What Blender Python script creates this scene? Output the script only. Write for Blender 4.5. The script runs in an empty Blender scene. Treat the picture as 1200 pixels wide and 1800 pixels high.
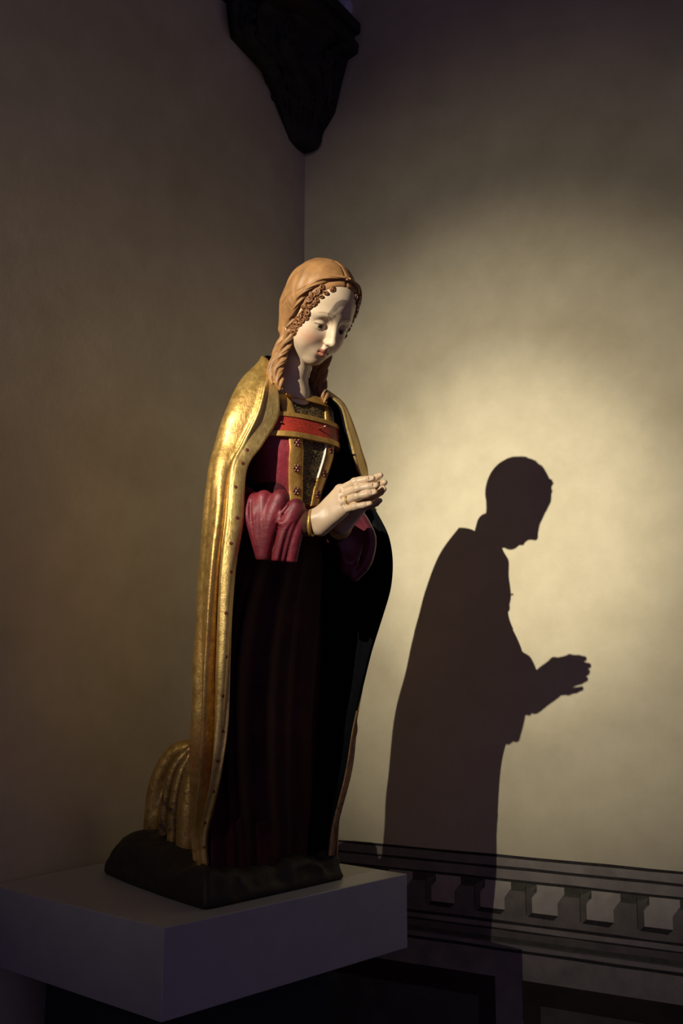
import bpy, math, random
import numpy as np
from mathutils import Vector, Matrix

random.seed(7)
rng = np.random.default_rng(7)
scene = bpy.context.scene
col = scene.collection

# ---------------------------------------------------------------- camera
cam_d = bpy.data.cameras.new('camera')
cam_d.sensor_fit = 'VERTICAL'
cam_d.sensor_height = 36.0
cam_d.lens = 36.0 * 1845.0 / 1800.0
cam = bpy.data.objects.new('camera', cam_d)
cam.location = (0, 0, 1.6)
cam.rotation_euler = (math.radians(90 + 8.9), 0, 0)
col.objects.link(cam)
scene.camera = cam

# ---------------------------------------------------------------- world (faint cool light of the dim hall)
world = bpy.data.worlds.new('dim_hall')
scene.world = world
world.use_nodes = True
bg = world.node_tree.nodes['Background']
bg.inputs['Color'].default_value = (0.56, 0.45, 0.95, 1)
bg.inputs['Strength'].default_value = 0.165

# ---------------------------------------------------------------- the museum spotlight, high up along the side wall
LIGHT = Vector((-3.80, -3.00, 4.42))
AIM = Vector((0.47, 2.99, 2.03))
# the fitting's beam: a hot core inside a wider cone inside a faint wide spill, all from the same lamp
for nm, en, half in (('museum_spotlight', 310.0, 12.6), ('museum_spotlight_beam', 1350.0, 8.0), ('museum_spotlight_core', 1900.0, 4.4)):
    spot_d = bpy.data.lights.new(nm, 'SPOT')
    spot_d.energy = en
    spot_d.color = (1.0, 0.92, 0.72)
    spot_d.spot_size = math.radians(2 * half)
    spot_d.spot_blend = 1.0
    spot_d.shadow_soft_size = 0.022
    spot = bpy.data.objects.new(nm, spot_d)
    spot.location = LIGHT
    spot.rotation_euler = (AIM - LIGHT).to_track_quat('-Z', 'Y').to_euler()
    col.objects.link(spot)

vs = scene.view_settings
vs.view_transform = 'Standard'
vs.look = 'None'
vs.exposure = 0.0
vs.gamma = 1.0
vs.use_curve_mapping = False

# ================================================================ helpers
def tag(o, label=None, cat=None, group=None, kind=None):
    if label: o['label'] = label
    if cat: o['category'] = cat
    if group: o['group'] = group
    if kind: o['kind'] = kind
    return o

def empty(name, loc=(0, 0, 0), rz=0.0):
    o = bpy.data.objects.new(name, None)
    o.location = loc
    o.rotation_euler = (0, 0, rz)
    col.objects.link(o)
    return o

def mesh_np(name, V, F):
    """V (n,3) array, F list of faces or (m,k) array"""
    me = bpy.data.meshes.new(name)
    V = np.asarray(V, dtype=np.float32)
    if isinstance(F, np.ndarray):
        m, k = F.shape
        me.vertices.add(len(V))
        me.vertices.foreach_set('co', V.ravel())
        me.loops.add(m * k)
        me.loops.foreach_set('vertex_index', F.astype(np.int32).ravel())
        me.polygons.add(m)
        me.polygons.foreach_set('loop_start', np.arange(0, m * k, k, dtype=np.int32))
        me.update(calc_edges=True)
        me.validate()
    else:
        me.from_pydata([tuple(map(float, v)) for v in V], [], F)
        me.update()
    return me

def obj(name, me, mat, parent=None, smooth=True):
    o = bpy.data.objects.new(name, me)
    if mat is not None and len(me.materials) == 0:
        me.materials.append(mat)
    if smooth:
        me.polygons.foreach_set('use_smooth', np.ones(len(me.polygons), dtype=bool))
    col.objects.link(o)
    if parent is not None:
        o.parent = parent
    return o

def inst(name, me, parent, mw):
    o = bpy.data.objects.new(name, me)
    col.objects.link(o)
    o.parent = parent
    o.matrix_basis = mw
    return o

def vcol(me, rgb):
    at = me.color_attributes.new('paint', 'FLOAT_COLOR', 'POINT')
    c = np.ones((len(me.vertices), 4), dtype=np.float32)
    c[:, :3] = rgb
    at.data.foreach_set('color', c.ravel())

def verts_of(me):
    a = np.empty(len(me.vertices) * 3, dtype=np.float32)
    me.vertices.foreach_get('co', a)
    return a.reshape(-1, 3)

def nz(p, f, seed=0):
    """cheap smooth pseudo noise for arrays (n,3), about -1..1"""
    r = np.random.default_rng(seed)
    s = np.zeros(p.shape[:-1])
    for i in range(6):
        d = r.normal(size=3); d /= np.linalg.norm(d)
        s = s + np.sin((p @ d) * f * (0.7 + 0.25 * i) + r.uniform(0, 6.28)) * (0.9 ** i)
    return s / 3.0

# ---- signed distance fields on a grid, meshed with surface nets
class Field:
    def __init__(s, lo, hi, h):
        s.lo = np.array(lo, float); s.h = h
        s.n = np.ceil((np.array(hi, float) - s.lo) / h).astype(int) + 1
        s.ax = [(s.lo[i] + h * np.arange(s.n[i])).astype(np.float32) for i in range(3)]
        s.F = np.full(tuple(s.n), 1.0, dtype=np.float32)
    def sl(s, lo, hi):
        r = []
        for i in range(3):
            a = int(max(0, math.floor((lo[i] - s.lo[i]) / s.h)))
            b = int(min(s.n[i], math.ceil((hi[i] - s.lo[i]) / s.h) + 1))
            if b <= a: return None
            r.append(slice(a, b))
        return tuple(r)
    def grid(s, sl):
        return (s.ax[0][sl[0]][:, None, None], s.ax[1][sl[1]][None, :, None], s.ax[2][sl[2]][None, None, :])
    def full(s):
        return tuple(slice(0, k) for k in s.n)
    def op(s, fn, lo, hi, k, mode='u'):
        m = k + 3 * s.h
        sl = s.sl(np.array(lo) - m, np.array(hi) + m)
        if sl is None: return
        d = fn(*s.grid(sl))
        A = s.F[sl]
        if mode == 'u': s.F[sl] = smin(A, d, k)
        elif mode == 's': s.F[sl] = -smin(-A, d, k)
        else: s.F[sl] = -smin(-A, -d, k)
    def ell(s, c, r, k=0.01, mode='u'):
        c = np.array(c, float); r = np.array(r, float)
        s.op(lambda x, y, z: d_ell(x, y, z, c, r), c - r, c + r, k, mode)
    def cone(s, a, b, r1, r2, k=0.01, mode='u'):
        a = np.array(a, float); b = np.array(b, float); r = max(r1, r2)
        s.op(lambda x, y, z: d_cone(x, y, z, a, b, r1, r2), np.minimum(a, b) - r, np.maximum(a, b) + r, k, mode)
    def chain(s, pts, rad, k=0.01, mode='u'):
        """one smooth tube through the points, blended in as a whole"""
        pts = np.array(pts, float); rad = np.array(rad, float)
        if len(pts) > 2:
            t = np.linspace(0, len(pts) - 1, (len(pts) - 1) * 4 + 1)
            pts = cr(pts, t); rad = cr(rad[:, None], t)[:, 0]
        def fn(x, y, z):
            d = None
            for i in range(len(pts) - 1):
                q = d_cone(x, y, z, pts[i], pts[i + 1], rad[i], rad[i + 1])
                d = q if d is None else np.minimum(d, q)
            return d
        r = rad.max()
        s.op(fn, pts.min(0) - r, pts.max(0) + r, k, mode)
    def box(s, lo, hi, rnd=0.004, k=0.004, mode='u'):
        lo = np.array(lo, float); hi = np.array(hi, float); c = (lo + hi) / 2; hs = (hi - lo) / 2 - rnd
        def fn(x, y, z):
            qx = np.abs(x - c[0]) - hs[0]; qy = np.abs(y - c[1]) - hs[1]; qz = np.abs(z - c[2]) - hs[2]
            o = np.sqrt(np.maximum(qx, 0) ** 2 + np.maximum(qy, 0) ** 2 + np.maximum(qz, 0) ** 2)
            return o + np.minimum(np.maximum(qx, np.maximum(qy, qz)), 0) - rnd
        s.op(fn, lo, hi, k, mode)
    def mesh(s, name):
        F = s.F; neg = F < 0
        n0, n1, n2 = F.shape
        cs = [(i, j, k) for i in (0, 1) for j in (0, 1) for k in (0, 1)]
        cnt = np.zeros((n0 - 1, n1 - 1, n2 - 1), dtype=np.int8)
        for (i, j, k) in cs:
            cnt += neg[i:n0 - 1 + i, j:n1 - 1 + j, k:n2 - 1 + k]
        act = (cnt > 0) & (cnt < 8)
        idx = np.argwhere(act)
        vid = np.full(act.shape, -1, dtype=np.int64)
        vid[act] = np.arange(len(idx))
        vals = np.stack([F[idx[:, 0] + i, idx[:, 1] + j, idx[:, 2] + k] for (i, j, k) in cs], 1)
        acc = np.zeros((len(idx), 3)); num = np.zeros(len(idx))
        for a in range(8):
            for b in range(a + 1, 8):
                ca, cb = np.array(cs[a]), np.array(cs[b])
                if abs(ca - cb).sum() != 1: continue
                va, vb = vals[:, a], vals[:, b]
                m = (va < 0) != (vb < 0)
                t = np.where(m, va / np.where(m, va - vb, 1), 0)
                p = ca[None] + (cb - ca)[None] * t[:, None]
                acc += p * m[:, None]; num += m
        V = s.lo + s.h * (idx + acc / num[:, None])
        Q = []
        for ax in range(3):
            sa = [slice(None)] * 3; sb = [slice(None)] * 3
            sa[ax] = slice(0, -1); sb[ax] = slice(1, None)
            A = neg[tuple(sa)]; B = neg[tuple(sb)]
            o1, o2 = [(1, 2), (2, 0), (0, 1)][ax]
            for flip in (False, True):
                e = np.argwhere((A & ~B) if not flip else (~A & B))
                ok = (e[:, o1] > 0) & (e[:, o2] > 0) & (e[:, o1] < F.shape[o1] - 1) & (e[:, o2] < F.shape[o2] - 1)
                e = e[ok]
                def cell(d1, d2):
                    q = e.copy(); q[:, o1] += d1; q[:, o2] += d2
                    return vid[q[:, 0], q[:, 1], q[:, 2]]
                q = np.stack([cell(-1, -1), cell(0, -1), cell(0, 0), cell(-1, 0)], 1)
                if flip: q = q[:, ::-1]
                Q.append(q)
        Q = np.concatenate(Q)
        Q = Q[(Q >= 0).all(1)]
        return mesh_np(name, V, Q)

def smin(a, b, k):
    if k <= 0: return np.minimum(a, b)
    h = np.maximum(k - np.abs(a - b), 0) / k
    return np.minimum(a, b) - h * h * (k * 0.25)
def d_ell(x, y, z, c, r):
    X, Y, Z = x - c[0], y - c[1], z - c[2]
    k0 = np.sqrt((X / r[0]) ** 2 + (Y / r[1]) ** 2 + (Z / r[2]) ** 2)
    k1 = np.sqrt((X / r[0] ** 2) ** 2 + (Y / r[1] ** 2) ** 2 + (Z / r[2] ** 2) ** 2) + 1e-6
    return k0 * (k0 - 1) / k1
def d_cone(x, y, z, a, b, r1, r2):
    ba = b - a; L = float(ba @ ba) + 1e-12
    X, Y, Z = x - a[0], y - a[1], z - a[2]
    h = np.clip((X * ba[0] + Y * ba[1] + Z * ba[2]) / L, 0, 1)
    return np.sqrt((X - ba[0] * h) ** 2 + (Y - ba[1] * h) ** 2 + (Z - ba[2] * h) ** 2) - (r1 + (r2 - r1) * h)

# ---- grids, tubes, prisms
def grid_mesh(name, P, close_u=False, cap=False):
    """P (nv, nu, 3)"""
    nv, nu = P.shape[:2]
    i = np.arange(nv * nu).reshape(nv, nu)
    if close_u: i = np.concatenate([i, i[:, :1]], 1)
    Q = np.stack([i[:-1, :-1], i[:-1, 1:], i[1:, 1:], i[1:, :-1]], -1).reshape(-1, 4)
    if cap:
        fs = [tuple(q) for q in Q.tolist()]
        fs.append(tuple(range(nu))[::-1]); fs.append(tuple(range((nv - 1) * nu, nv * nu)))
        return mesh_np(name, P.reshape(-1, 3), fs)
    return mesh_np(name, P.reshape(-1, 3), Q)

def cr(P, t):
    """Catmull-Rom through rows of P at parameters t (0..n-1)"""
    P = np.asarray(P, float); n = len(P)
    t = np.clip(np.asarray(t, float), 0, n - 1)
    i = np.minimum(t.astype(int), n - 2); f = t - i
    sh = (len(t),) + (1,) * (P.ndim - 1)
    f = f.reshape(sh)
    p1, p2 = P[i], P[i + 1]
    p0 = np.where((i > 0).reshape(sh), P[np.maximum(i - 1, 0)], 2 * p1 - p2)
    p3 = np.where((i < n - 2).reshape(sh), P[np.minimum(i + 2, n - 1)], 2 * p2 - p1)
    return 0.5 * (2 * p1 + (p2 - p0) * f + (2 * p0 - 5 * p1 + 4 * p2 - p3) * f ** 2 + (3 * p1 - p0 - 3 * p2 + p3) * f ** 3)

def frames(C):
    T = np.gradient(C, axis=0); T /= np.linalg.norm(T, axis=1)[:, None] + 1e-9
    up = np.array([0.13, 0.31, 0.94]); N = np.zeros_like(C)
    v = np.cross(T[0], up); v /= np.linalg.norm(v)
    for i in range(len(C)):
        v = v - T[i] * (v @ T[i]); v /= np.linalg.norm(v); N[i] = v
    return T, N, np.cross(T, N)

def tube_pts(C, R, n=10, flat=1.0, rot=None):
    C = np.asarray(C, float); T, N, B = frames(C)
    R = np.broadcast_to(np.asarray(R, float), (len(C),))
    a = np.linspace(0, 2 * np.pi, n, endpoint=False)
    rot = np.zeros(len(C)) if rot is None else rot
    ca, sa = np.cos(a)[None, :] , np.sin(a)[None, :] * flat
    c2, s2 = np.cos(rot)[:, None], np.sin(rot)[:, None]
    u = ca * c2 - sa * s2; w = ca * s2 + sa * c2
    return C[:, None] + R[:, None, None] * (u[..., None] * N[:, None] + w[..., None] * B[:, None])

def tube(name, C, R, n=10, flat=1.0):
    return grid_mesh(name, tube_pts(C, R, n, flat), close_u=True, cap=True)

def join_np(parts):
    V = []; F = []; o = 0
    for v, f in parts:
        V.append(v); F += [tuple(i + o for i in q) for q in f]; o += len(v)
    return np.concatenate(V), F

def tube_vf(C, R, n=8, flat=1.0):
    P = tube_pts(C, R, n, flat); nv = len(P)
    F = []
    for r in range(nv - 1):
        for k in range(n):
            k2 = (k + 1) % n
            F.append((r * n + k, r * n + k2, (r + 1) * n + k2, (r + 1) * n + k))
    F.append(tuple(range(n))[::-1]); F.append(tuple(range((nv - 1) * n, nv * n)))
    return P.reshape(-1, 3), F

def prism(name, pts2, z0, z1, mat, parent=None, bevel=0.0):
    n = len(pts2)
    V = [(p[0], p[1], z0) for p in pts2] + [(p[0], p[1], z1) for p in pts2]
    F = [tuple(range(n))[::-1], tuple(range(n, 2 * n))] + [(i, (i + 1) % n, n + (i + 1) % n, n + i) for i in range(n)]
    o = obj(name, mesh_np(name, np.array(V), F), mat, parent, smooth=False)
    if bevel:
        b = o.modifiers.new('bevel', 'BEVEL'); b.width = bevel; b.segments = 2; b.limit_method = 'ANGLE'
    return o

# ================================================================ materials
def mat(name):
    m = bpy.data.materials.new(name); m.use_nodes = True
    nt = m.node_tree
    return m, nt, nt.nodes['Principled BSDF']

def noise(nt, scale, detail=4, rough=0.55, coord='Object', dist=0.0, sc=None):
    tc = nt.nodes.new('ShaderNodeTexCoord')
    n = nt.nodes.new('ShaderNodeTexNoise')
    n.inputs['Scale'].default_value = scale; n.inputs['Detail'].default_value = detail
    n.inputs['Roughness'].default_value = rough; n.inputs['Distortion'].default_value = dist
    if sc:
        mp = nt.nodes.new('ShaderNodeMapping'); mp.inputs['Scale'].default_value = sc
        nt.links.new(tc.outputs[coord], mp.inputs['Vector']); nt.links.new(mp.outputs['Vector'], n.inputs['Vector'])
    else:
        nt.links.new(tc.outputs[coord], n.inputs['Vector'])
    return n

def ramp(nt, src, stops):
    r = nt.nodes.new('ShaderNodeValToRGB')
    el = r.color_ramp.elements
    while len(el) < len(stops): el.new(0.5)
    for e, (p, c) in zip(el, stops):
        e.position = p; e.color = (*c, 1)
    nt.links.new(src, r.inputs['Fac'])
    return r

def mixc(nt, fac, a, b, mode='MIX'):
    m = nt.nodes.new('ShaderNodeMix'); m.data_type = 'RGBA'; m.blend_type = mode
    for sock, v in ((0, fac), (6, a), (7, b)):
        if isinstance(v, (int, float)): m.inputs[sock].default_value = v
        elif isinstance(v, tuple): m.inputs[sock].default_value = (*v, 1)
        else: nt.links.new(v, m.inputs[sock])
    return m.outputs[2]

def bump(nt, bsdf, src, strength, dist=0.002):
    b = nt.nodes.new('ShaderNodeBump'); b.inputs['Strength'].default_value = strength; b.inputs['Distance'].default_value = dist
    nt.links.new(src, b.inputs['Height']); nt.links.new(b.outputs['Normal'], bsdf.inputs['Normal'])
    return b

def plaster(name, c1, c2, c3):
    m, nt, b = mat(name)
    n1 = noise(nt, 1.6, 6, 0.6, dist=0.3); n2 = noise(nt, 9.0, 5, 0.65); n3 = noise(nt, 60, 4, 0.7)
    r1 = ramp(nt, n1.outputs['Fac'], [(0.22, c1), (0.52, c2), (0.85, c3)])
    r2 = ramp(nt, n2.outputs['Fac'], [(0.25, (0.885, 0.88, 0.855)), (0.72, (1.05, 1.05, 1.05))])
    nt.links.new(mixc(nt, 1.0, r1.outputs['Color'], r2.outputs['Color'], 'MULTIPLY'), b.inputs['Base Color'])
    b.inputs['Roughness'].default_value = 0.92
    b.inputs['Specular IOR Level'].default_value = 0.15
    ad = nt.nodes.new('ShaderNodeMath'); ad.operation = 'MULTIPLY_ADD'; ad.inputs[1].default_value = 0.25
    nt.links.new(n3.outputs['Fac'], ad.inputs[0]); nt.links.new(n2.outputs['Fac'], ad.inputs[2])
    bump(nt, b, ad.outputs[0], 0.22, 0.006)
    return m

def simple(name, c, rough=0.6, metal=0.0, var=0.25, scale=20, bmp=0.2, bd=0.002, spec=0.4):
    m, nt, b = mat(name)
    n = noise(nt, scale, 5, 0.6)
    r = ramp(nt, n.outputs['Fac'], [(0.3, tuple(v * (1 - var) for v in c)), (0.7, tuple(min(1, v * (1 + var)) for v in c))])
    nt.links.new(r.outputs['Color'], b.inputs['Base Color'])
    b.inputs['Roughness'].default_value = rough; b.inputs['Metallic'].default_value = metal
    b.inputs['Specular IOR Level'].default_value = spec
    if bmp: bump(nt, b, n.outputs['Fac'], bmp, bd)
    return m

def gold(name, g1, g2, worn, wornpos=(0.56, 0.68), metal=0.75, rough=0.36):
    m, nt, b = mat(name)
    n1 = noise(nt, 7, 6, 0.66, dist=0.5); n2 = noise(nt, 55, 5, 0.7); n3 = noise(nt, 150, 3, 0.6, sc=(1, 1, 0.35))
    gcol = ramp(nt, n2.outputs['Fac'], [(0.3, g1), (0.7, g2)])
    w1 = ramp(nt, n1.outputs['Fac'], [(wornpos[0], (0, 0, 0)), (wornpos[1], (1, 1, 1))])
    w2 = ramp(nt, n2.outputs['Fac'], [(0.42, (0, 0, 0)), (0.60, (1, 1, 1))])
    mu = nt.nodes.new('ShaderNodeMath'); mu.operation = 'MULTIPLY'; mu.use_clamp = True
    sc = nt.nodes.new('ShaderNodeMath'); sc.operation = 'MULTIPLY_ADD'; sc.inputs[1].default_value = 0.75; sc.inputs[2].default_value = 0.25
    nt.links.new(w2.outputs['Color'], sc.inputs[0])
    nt.links.new(w1.outputs['Color'], mu.inputs[0]); nt.links.new(sc.outputs[0], mu.inputs[1])
    nt.links.new(mixc(nt, mu.outputs[0], gcol.outputs['Color'], worn), b.inputs['Base Color'])
    mm = nt.nodes.new('ShaderNodeMath'); mm.operation = 'MULTIPLY_ADD'; mm.inputs[1].default_value = -metal * 0.8; mm.inputs[2].default_value = metal
    nt.links.new(mu.outputs[0], mm.inputs[0]); nt.links.new(mm.outputs[0], b.inputs['Metallic'])
    rr = nt.nodes.new('ShaderNodeMath'); rr.operation = 'MULTIPLY_ADD'; rr.inputs[1].default_value = 0.3; rr.inputs[2].default_value = rough - 0.12
    nt.links.new(n2.outputs['Fac'], rr.inputs[0]); nt.links.new(rr.outputs[0], b.inputs['Roughness'])
    ad = nt.nodes.new('ShaderNodeMath'); ad.operation = 'MULTIPLY_ADD'; ad.inputs[1].default_value = 0.5
    nt.links.new(n3.outputs['Fac'], ad.inputs[0]); nt.links.new(n2.outputs['Fac'], ad.inputs[2])
    bump(nt, b, ad.outputs[0], 0.45, 0.003)
    return m

def painted(name, rough=0.42, spec=0.45, bmp=0.12):
    m, nt, b = mat(name)
    at = nt.nodes.new('ShaderNodeAttribute'); at.attribute_name = 'paint'
    n = noise(nt, 45, 5, 0.65)
    r = ramp(nt, n.outputs['Fac'], [(0.3, (0.90, 0.88, 0.85)), (0.65, (1.03, 1.03, 1.03))])
    nt.links.new(mixc(nt, 1.0, at.outputs['Color'], r.outputs['Color'], 'MULTIPLY'), b.inputs['Base Color'])
    b.inputs['Roughness'].default_value = rough; b.inputs['Specular IOR Level'].default_value = spec
    bump(nt, b, n.outputs['Fac'], bmp, 0.001)
    return m

def brocade(name, ground, thread, scale=120, rough=0.5, metal=0.3):
    """fine scrolling pattern painted on a ground"""
    m, nt, b = mat(name)
    tc = nt.nodes.new('ShaderNodeTexCoord')
    n = nt.nodes.new('ShaderNodeTexNoise'); n.inputs['Scale'].default_value = 60
    nt.links.new(tc.outputs['Object'], n.inputs['Vector'])
    mx = mixc(nt, 0.025, tc.outputs['Object'], n.outputs['Color'])
    v = nt.nodes.new('ShaderNodeTexVoronoi'); v.feature = 'DISTANCE_TO_EDGE'; v.inputs['Scale'].default_value = scale
    nt.links.new(mx, v.inputs['Vector'])
    r = ramp(nt, v.outputs['Distance'], [(0.04, thread), (0.13, ground)])
    nt.links.new(r.outputs['Color'], b.inputs['Base Color'])
    b.inputs['Roughness'].default_value = rough; b.inputs['Metallic'].default_value = metal
    bump(nt, b, v.outputs['Distance'], 0.3, 0.001)
    return m

M = {}
M['wall'] = plaster('wall_plaster', (0.47, 0.405, 0.285), (0.56, 0.495, 0.36), (0.64, 0.57, 0.43))
M['floor'] = simple('floor_stone', (0.10, 0.085, 0.075), 0.6, scale=3)
M['ceiling'] = simple('ceiling_plaster', (0.16, 0.14, 0.115), 0.9, scale=3)
M['plinth'] = simple('plinth_paint', (0.35, 0.335, 0.355), 0.34, var=0.06, scale=14, bmp=0.05, spec=0.5)
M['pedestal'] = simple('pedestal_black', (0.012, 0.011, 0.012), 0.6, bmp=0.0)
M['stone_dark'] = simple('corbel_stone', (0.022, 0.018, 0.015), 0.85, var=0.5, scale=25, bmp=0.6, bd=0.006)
M['disc'] = simple('white_plastic', (0.66, 0.63, 0.72), 0.5, var=0.05)
M['d_grey'] = simple('fresco_grey', (0.24, 0.21, 0.19), 0.9, var=0.22, scale=16, bmp=0.15)
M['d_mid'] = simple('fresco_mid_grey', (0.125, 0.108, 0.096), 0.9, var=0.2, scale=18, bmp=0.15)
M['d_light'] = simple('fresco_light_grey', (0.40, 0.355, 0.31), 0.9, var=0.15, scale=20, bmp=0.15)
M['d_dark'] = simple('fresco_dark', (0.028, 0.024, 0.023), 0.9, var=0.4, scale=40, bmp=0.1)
M['d_frieze'] = simple('fresco_frieze_grey', (0.165, 0.142, 0.128), 0.9, var=0.2, scale=18, bmp=0.15)
M['d_olive'] = simple('fresco_olive_shade', (0.075, 0.07, 0.055), 0.9, var=0.3, scale=30, bmp=0.1)
M['d_panel'] = simple('fresco_panel', (0.085, 0.083, 0.07), 0.9, var=0.25, scale=12, bmp=0.1)
M['d_maroon'] = simple('fresco_maroon', (0.030, 0.016, 0.016), 0.9, var=0.3, scale=12, bmp=0.1)
M['gold'] = gold('mantle_gold', (0.50, 0.28, 0.065), (0.78, 0.52, 0.17), (0.34, 0.115, 0.032), (0.47, 0.62))
M['gold_border'] = gold('mantle_border_gold', (0.58, 0.38, 0.11), (0.80, 0.58, 0.23), (0.42, 0.16, 0.05), (0.62, 0.74), 0.65, 0.42)
M['gold_trim'] = gold('trim_gold', (0.50, 0.27, 0.06), (0.66, 0.40, 0.11), (0.28, 0.11, 0.03), (0.58, 0.72), 0.6, 0.4)
M['gold_shaded'] = gold('train_gold', (0.32, 0.17, 0.04), (0.70, 0.46, 0.14), (0.060, 0.026, 0.011), (0.40, 0.54), 0.7, 0.34)  # mantle gold made darker, the shade of the unlit folds put into its colour
M['gold_worn_shaded'] = gold('worn_shaded_border_gold', (0.20, 0.10, 0.03), (0.36, 0.20, 0.07), (0.05, 0.022, 0.012), (0.40, 0.56), 0.4, 0.5)  # worn gold, with the dim light on the lower left edge darkened into it
M['red_spot'] = simple('bole_red', (0.16, 0.030, 0.018), 0.6, bmp=0.0)
M['crimson'] = gold('crimson_glaze', (0.19, 0.015, 0.028), (0.30, 0.032, 0.050), (0.075, 0.008, 0.013), (0.47, 0.66), 0.06, 0.46)
M['skirt'] = simple('dark_wine_paint', (0.042, 0.006, 0.010), 0.6, var=0.5, scale=10, bmp=0.15, spec=0.15)
M['lining'] = simple('mantle_lining', (0.005, 0.0055, 0.007), 0.95, bmp=0.1, spec=0.05)
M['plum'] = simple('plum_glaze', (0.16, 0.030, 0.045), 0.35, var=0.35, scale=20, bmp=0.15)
M['skin'] = painted('painted_skin')
M['hair'] = simple('hair_paint', (0.30, 0.150, 0.058), 0.48, var=0.28, scale=28, bmp=0.25, bd=0.002, spec=0.4)
M['hair_dark'] = simple('curl_paint', (0.21, 0.085, 0.028), 0.45, var=0.4, scale=60, bmp=0.2, spec=0.5)
M['red_band'] = brocade('red_brocade', (0.50, 0.040, 0.022), (0.23, 0.030, 0.016), 190, 0.5, 0.1)
M['black_brocade'] = brocade('black_brocade', (0.018, 0.016, 0.013), (0.24, 0.155, 0.055), 150, 0.5, 0.3)
M['linen'] = simple('white_linen_paint', (0.55, 0.51, 0.45), 0.5, var=0.1)
M['jewel'] = simple('garnet_stud', (0.10, 0.022, 0.012), 0.18, var=0.3, scale=80, bmp=0.0, spec=0.8)
M['brown_cuff'] = simple('brown_cuff', (0.11, 0.05, 0.028), 0.45, var=0.4, scale=40)
M['rock'] = gold('base_rock', (0.005, 0.0035, 0.0025), (0.017, 0.010, 0.006), (0.12, 0.062, 0.024), (0.58, 0.68), 0.1, 0.62)

# ================================================================ the room: a corner of two plastered walls
COR = np.array([-0.1253, 3.365])
VPD = np.array([-0.8568, 0.5157])        # along the right wall, away from the viewer
E_R = -VPD                                # right wall, from the corner outwards
E_L = np.array([-0.5157, -0.8568])        # left wall, from the corner outwards
E_LW = np.array([-0.552, -0.834])         # left wall, from the corner outwards (the corner is a little wider than square)
N_LW = np.array([0.834, -0.552])
def wr(w, d=0.0):   # point on the right wall, d metres proud
    return COR + E_R * w + E_L * d
def wl(w, d=0.0):
    return COR + E_LW * w + N_LW * d
CEIL = 5.2
def slab(name, p, q, nrm, th, m, z0=0.0, z1=CEIL):
    p = np.array(p); q = np.array(q); nn = np.array(nrm) * th
    o = prism(name, [p, q, q + nn, p + nn], z0, z1, m)
    return tag(o, kind='structure')
slab('wall_right', COR - E_R * 0.2, wr(6.5), -E_L, 0.2, M['wall'])
slab('wall_left', COR, wl(8.5), -N_LW, 0.2, M['wall'])
fl = [wr(-0.9, -0.2), wr(6.5, -0.2), wr(6.5, 8.5), wr(-0.9, 8.5)]
tag(prism('floor', fl, -0.1, 0.0, M['floor']), kind='structure')
tag(prism('ceiling', fl, CEIL, CEIL + 0.1, M['ceiling']), kind='structure')

# ---- painted dado (trompe-l'oeil cornice): thin layers of paint lying on the right wall
def poly_on_wall(name, pts, d0, d1, m, parent):
    """pts (w, z) polygon on the right wall, proud from d0 to d1"""
    n = len(pts)
    V = [(*wr(w, d0), z) for w, z in pts] + [(*wr(w, d1), z) for w, z in pts]
    F = [tuple(range(n))[::-1], tuple(range(n, 2 * n))] + [(i, (i + 1) % n, n + (i + 1) % n, n + i) for i in range(n)]
    return obj(name, mesh_np(name, np.array(V), F), m, parent, smooth=False)
dado = empty('trim_1', (0, 0, 0)); tag(dado, kind='structure')
W0, W1 = 0.004, 6.3
MM = 0.0006
def strip(name, z0, z1, m, lay, w0=W0, w1=W1):
    # slightly wavering hand-painted edge
    n = 60
    ws = np.linspace(w0, w1, n)
    j0 = 0.0007 * np.sin(ws * 23 + z0 * 90) + 0.0005 * np.sin(ws * 61 + z0 * 31)
    j1 = 0.0007 * np.sin(ws * 19 + z1 * 70) + 0.0005 * np.sin(ws * 53 + z1 * 11)
    pts = [(w, z0 + a) for w, a in zip(ws, j0)] + [(w, z1 + a) for w, a in zip(ws[::-1], j1[::-1])]
    return poly_on_wall(name, pts, 0.0, MM * lay, m, dado)
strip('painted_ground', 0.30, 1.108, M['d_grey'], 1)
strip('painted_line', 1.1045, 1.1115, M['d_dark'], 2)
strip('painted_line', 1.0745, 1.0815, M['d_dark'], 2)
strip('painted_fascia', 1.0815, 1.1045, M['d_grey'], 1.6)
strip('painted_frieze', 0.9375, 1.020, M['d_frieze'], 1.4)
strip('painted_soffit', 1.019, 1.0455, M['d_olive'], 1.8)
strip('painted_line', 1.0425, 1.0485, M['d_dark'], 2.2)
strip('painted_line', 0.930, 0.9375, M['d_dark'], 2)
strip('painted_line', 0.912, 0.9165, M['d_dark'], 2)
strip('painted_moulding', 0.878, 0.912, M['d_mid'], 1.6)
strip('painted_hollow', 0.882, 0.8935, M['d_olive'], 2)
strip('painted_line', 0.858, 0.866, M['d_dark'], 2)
bw = 0.1515
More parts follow.
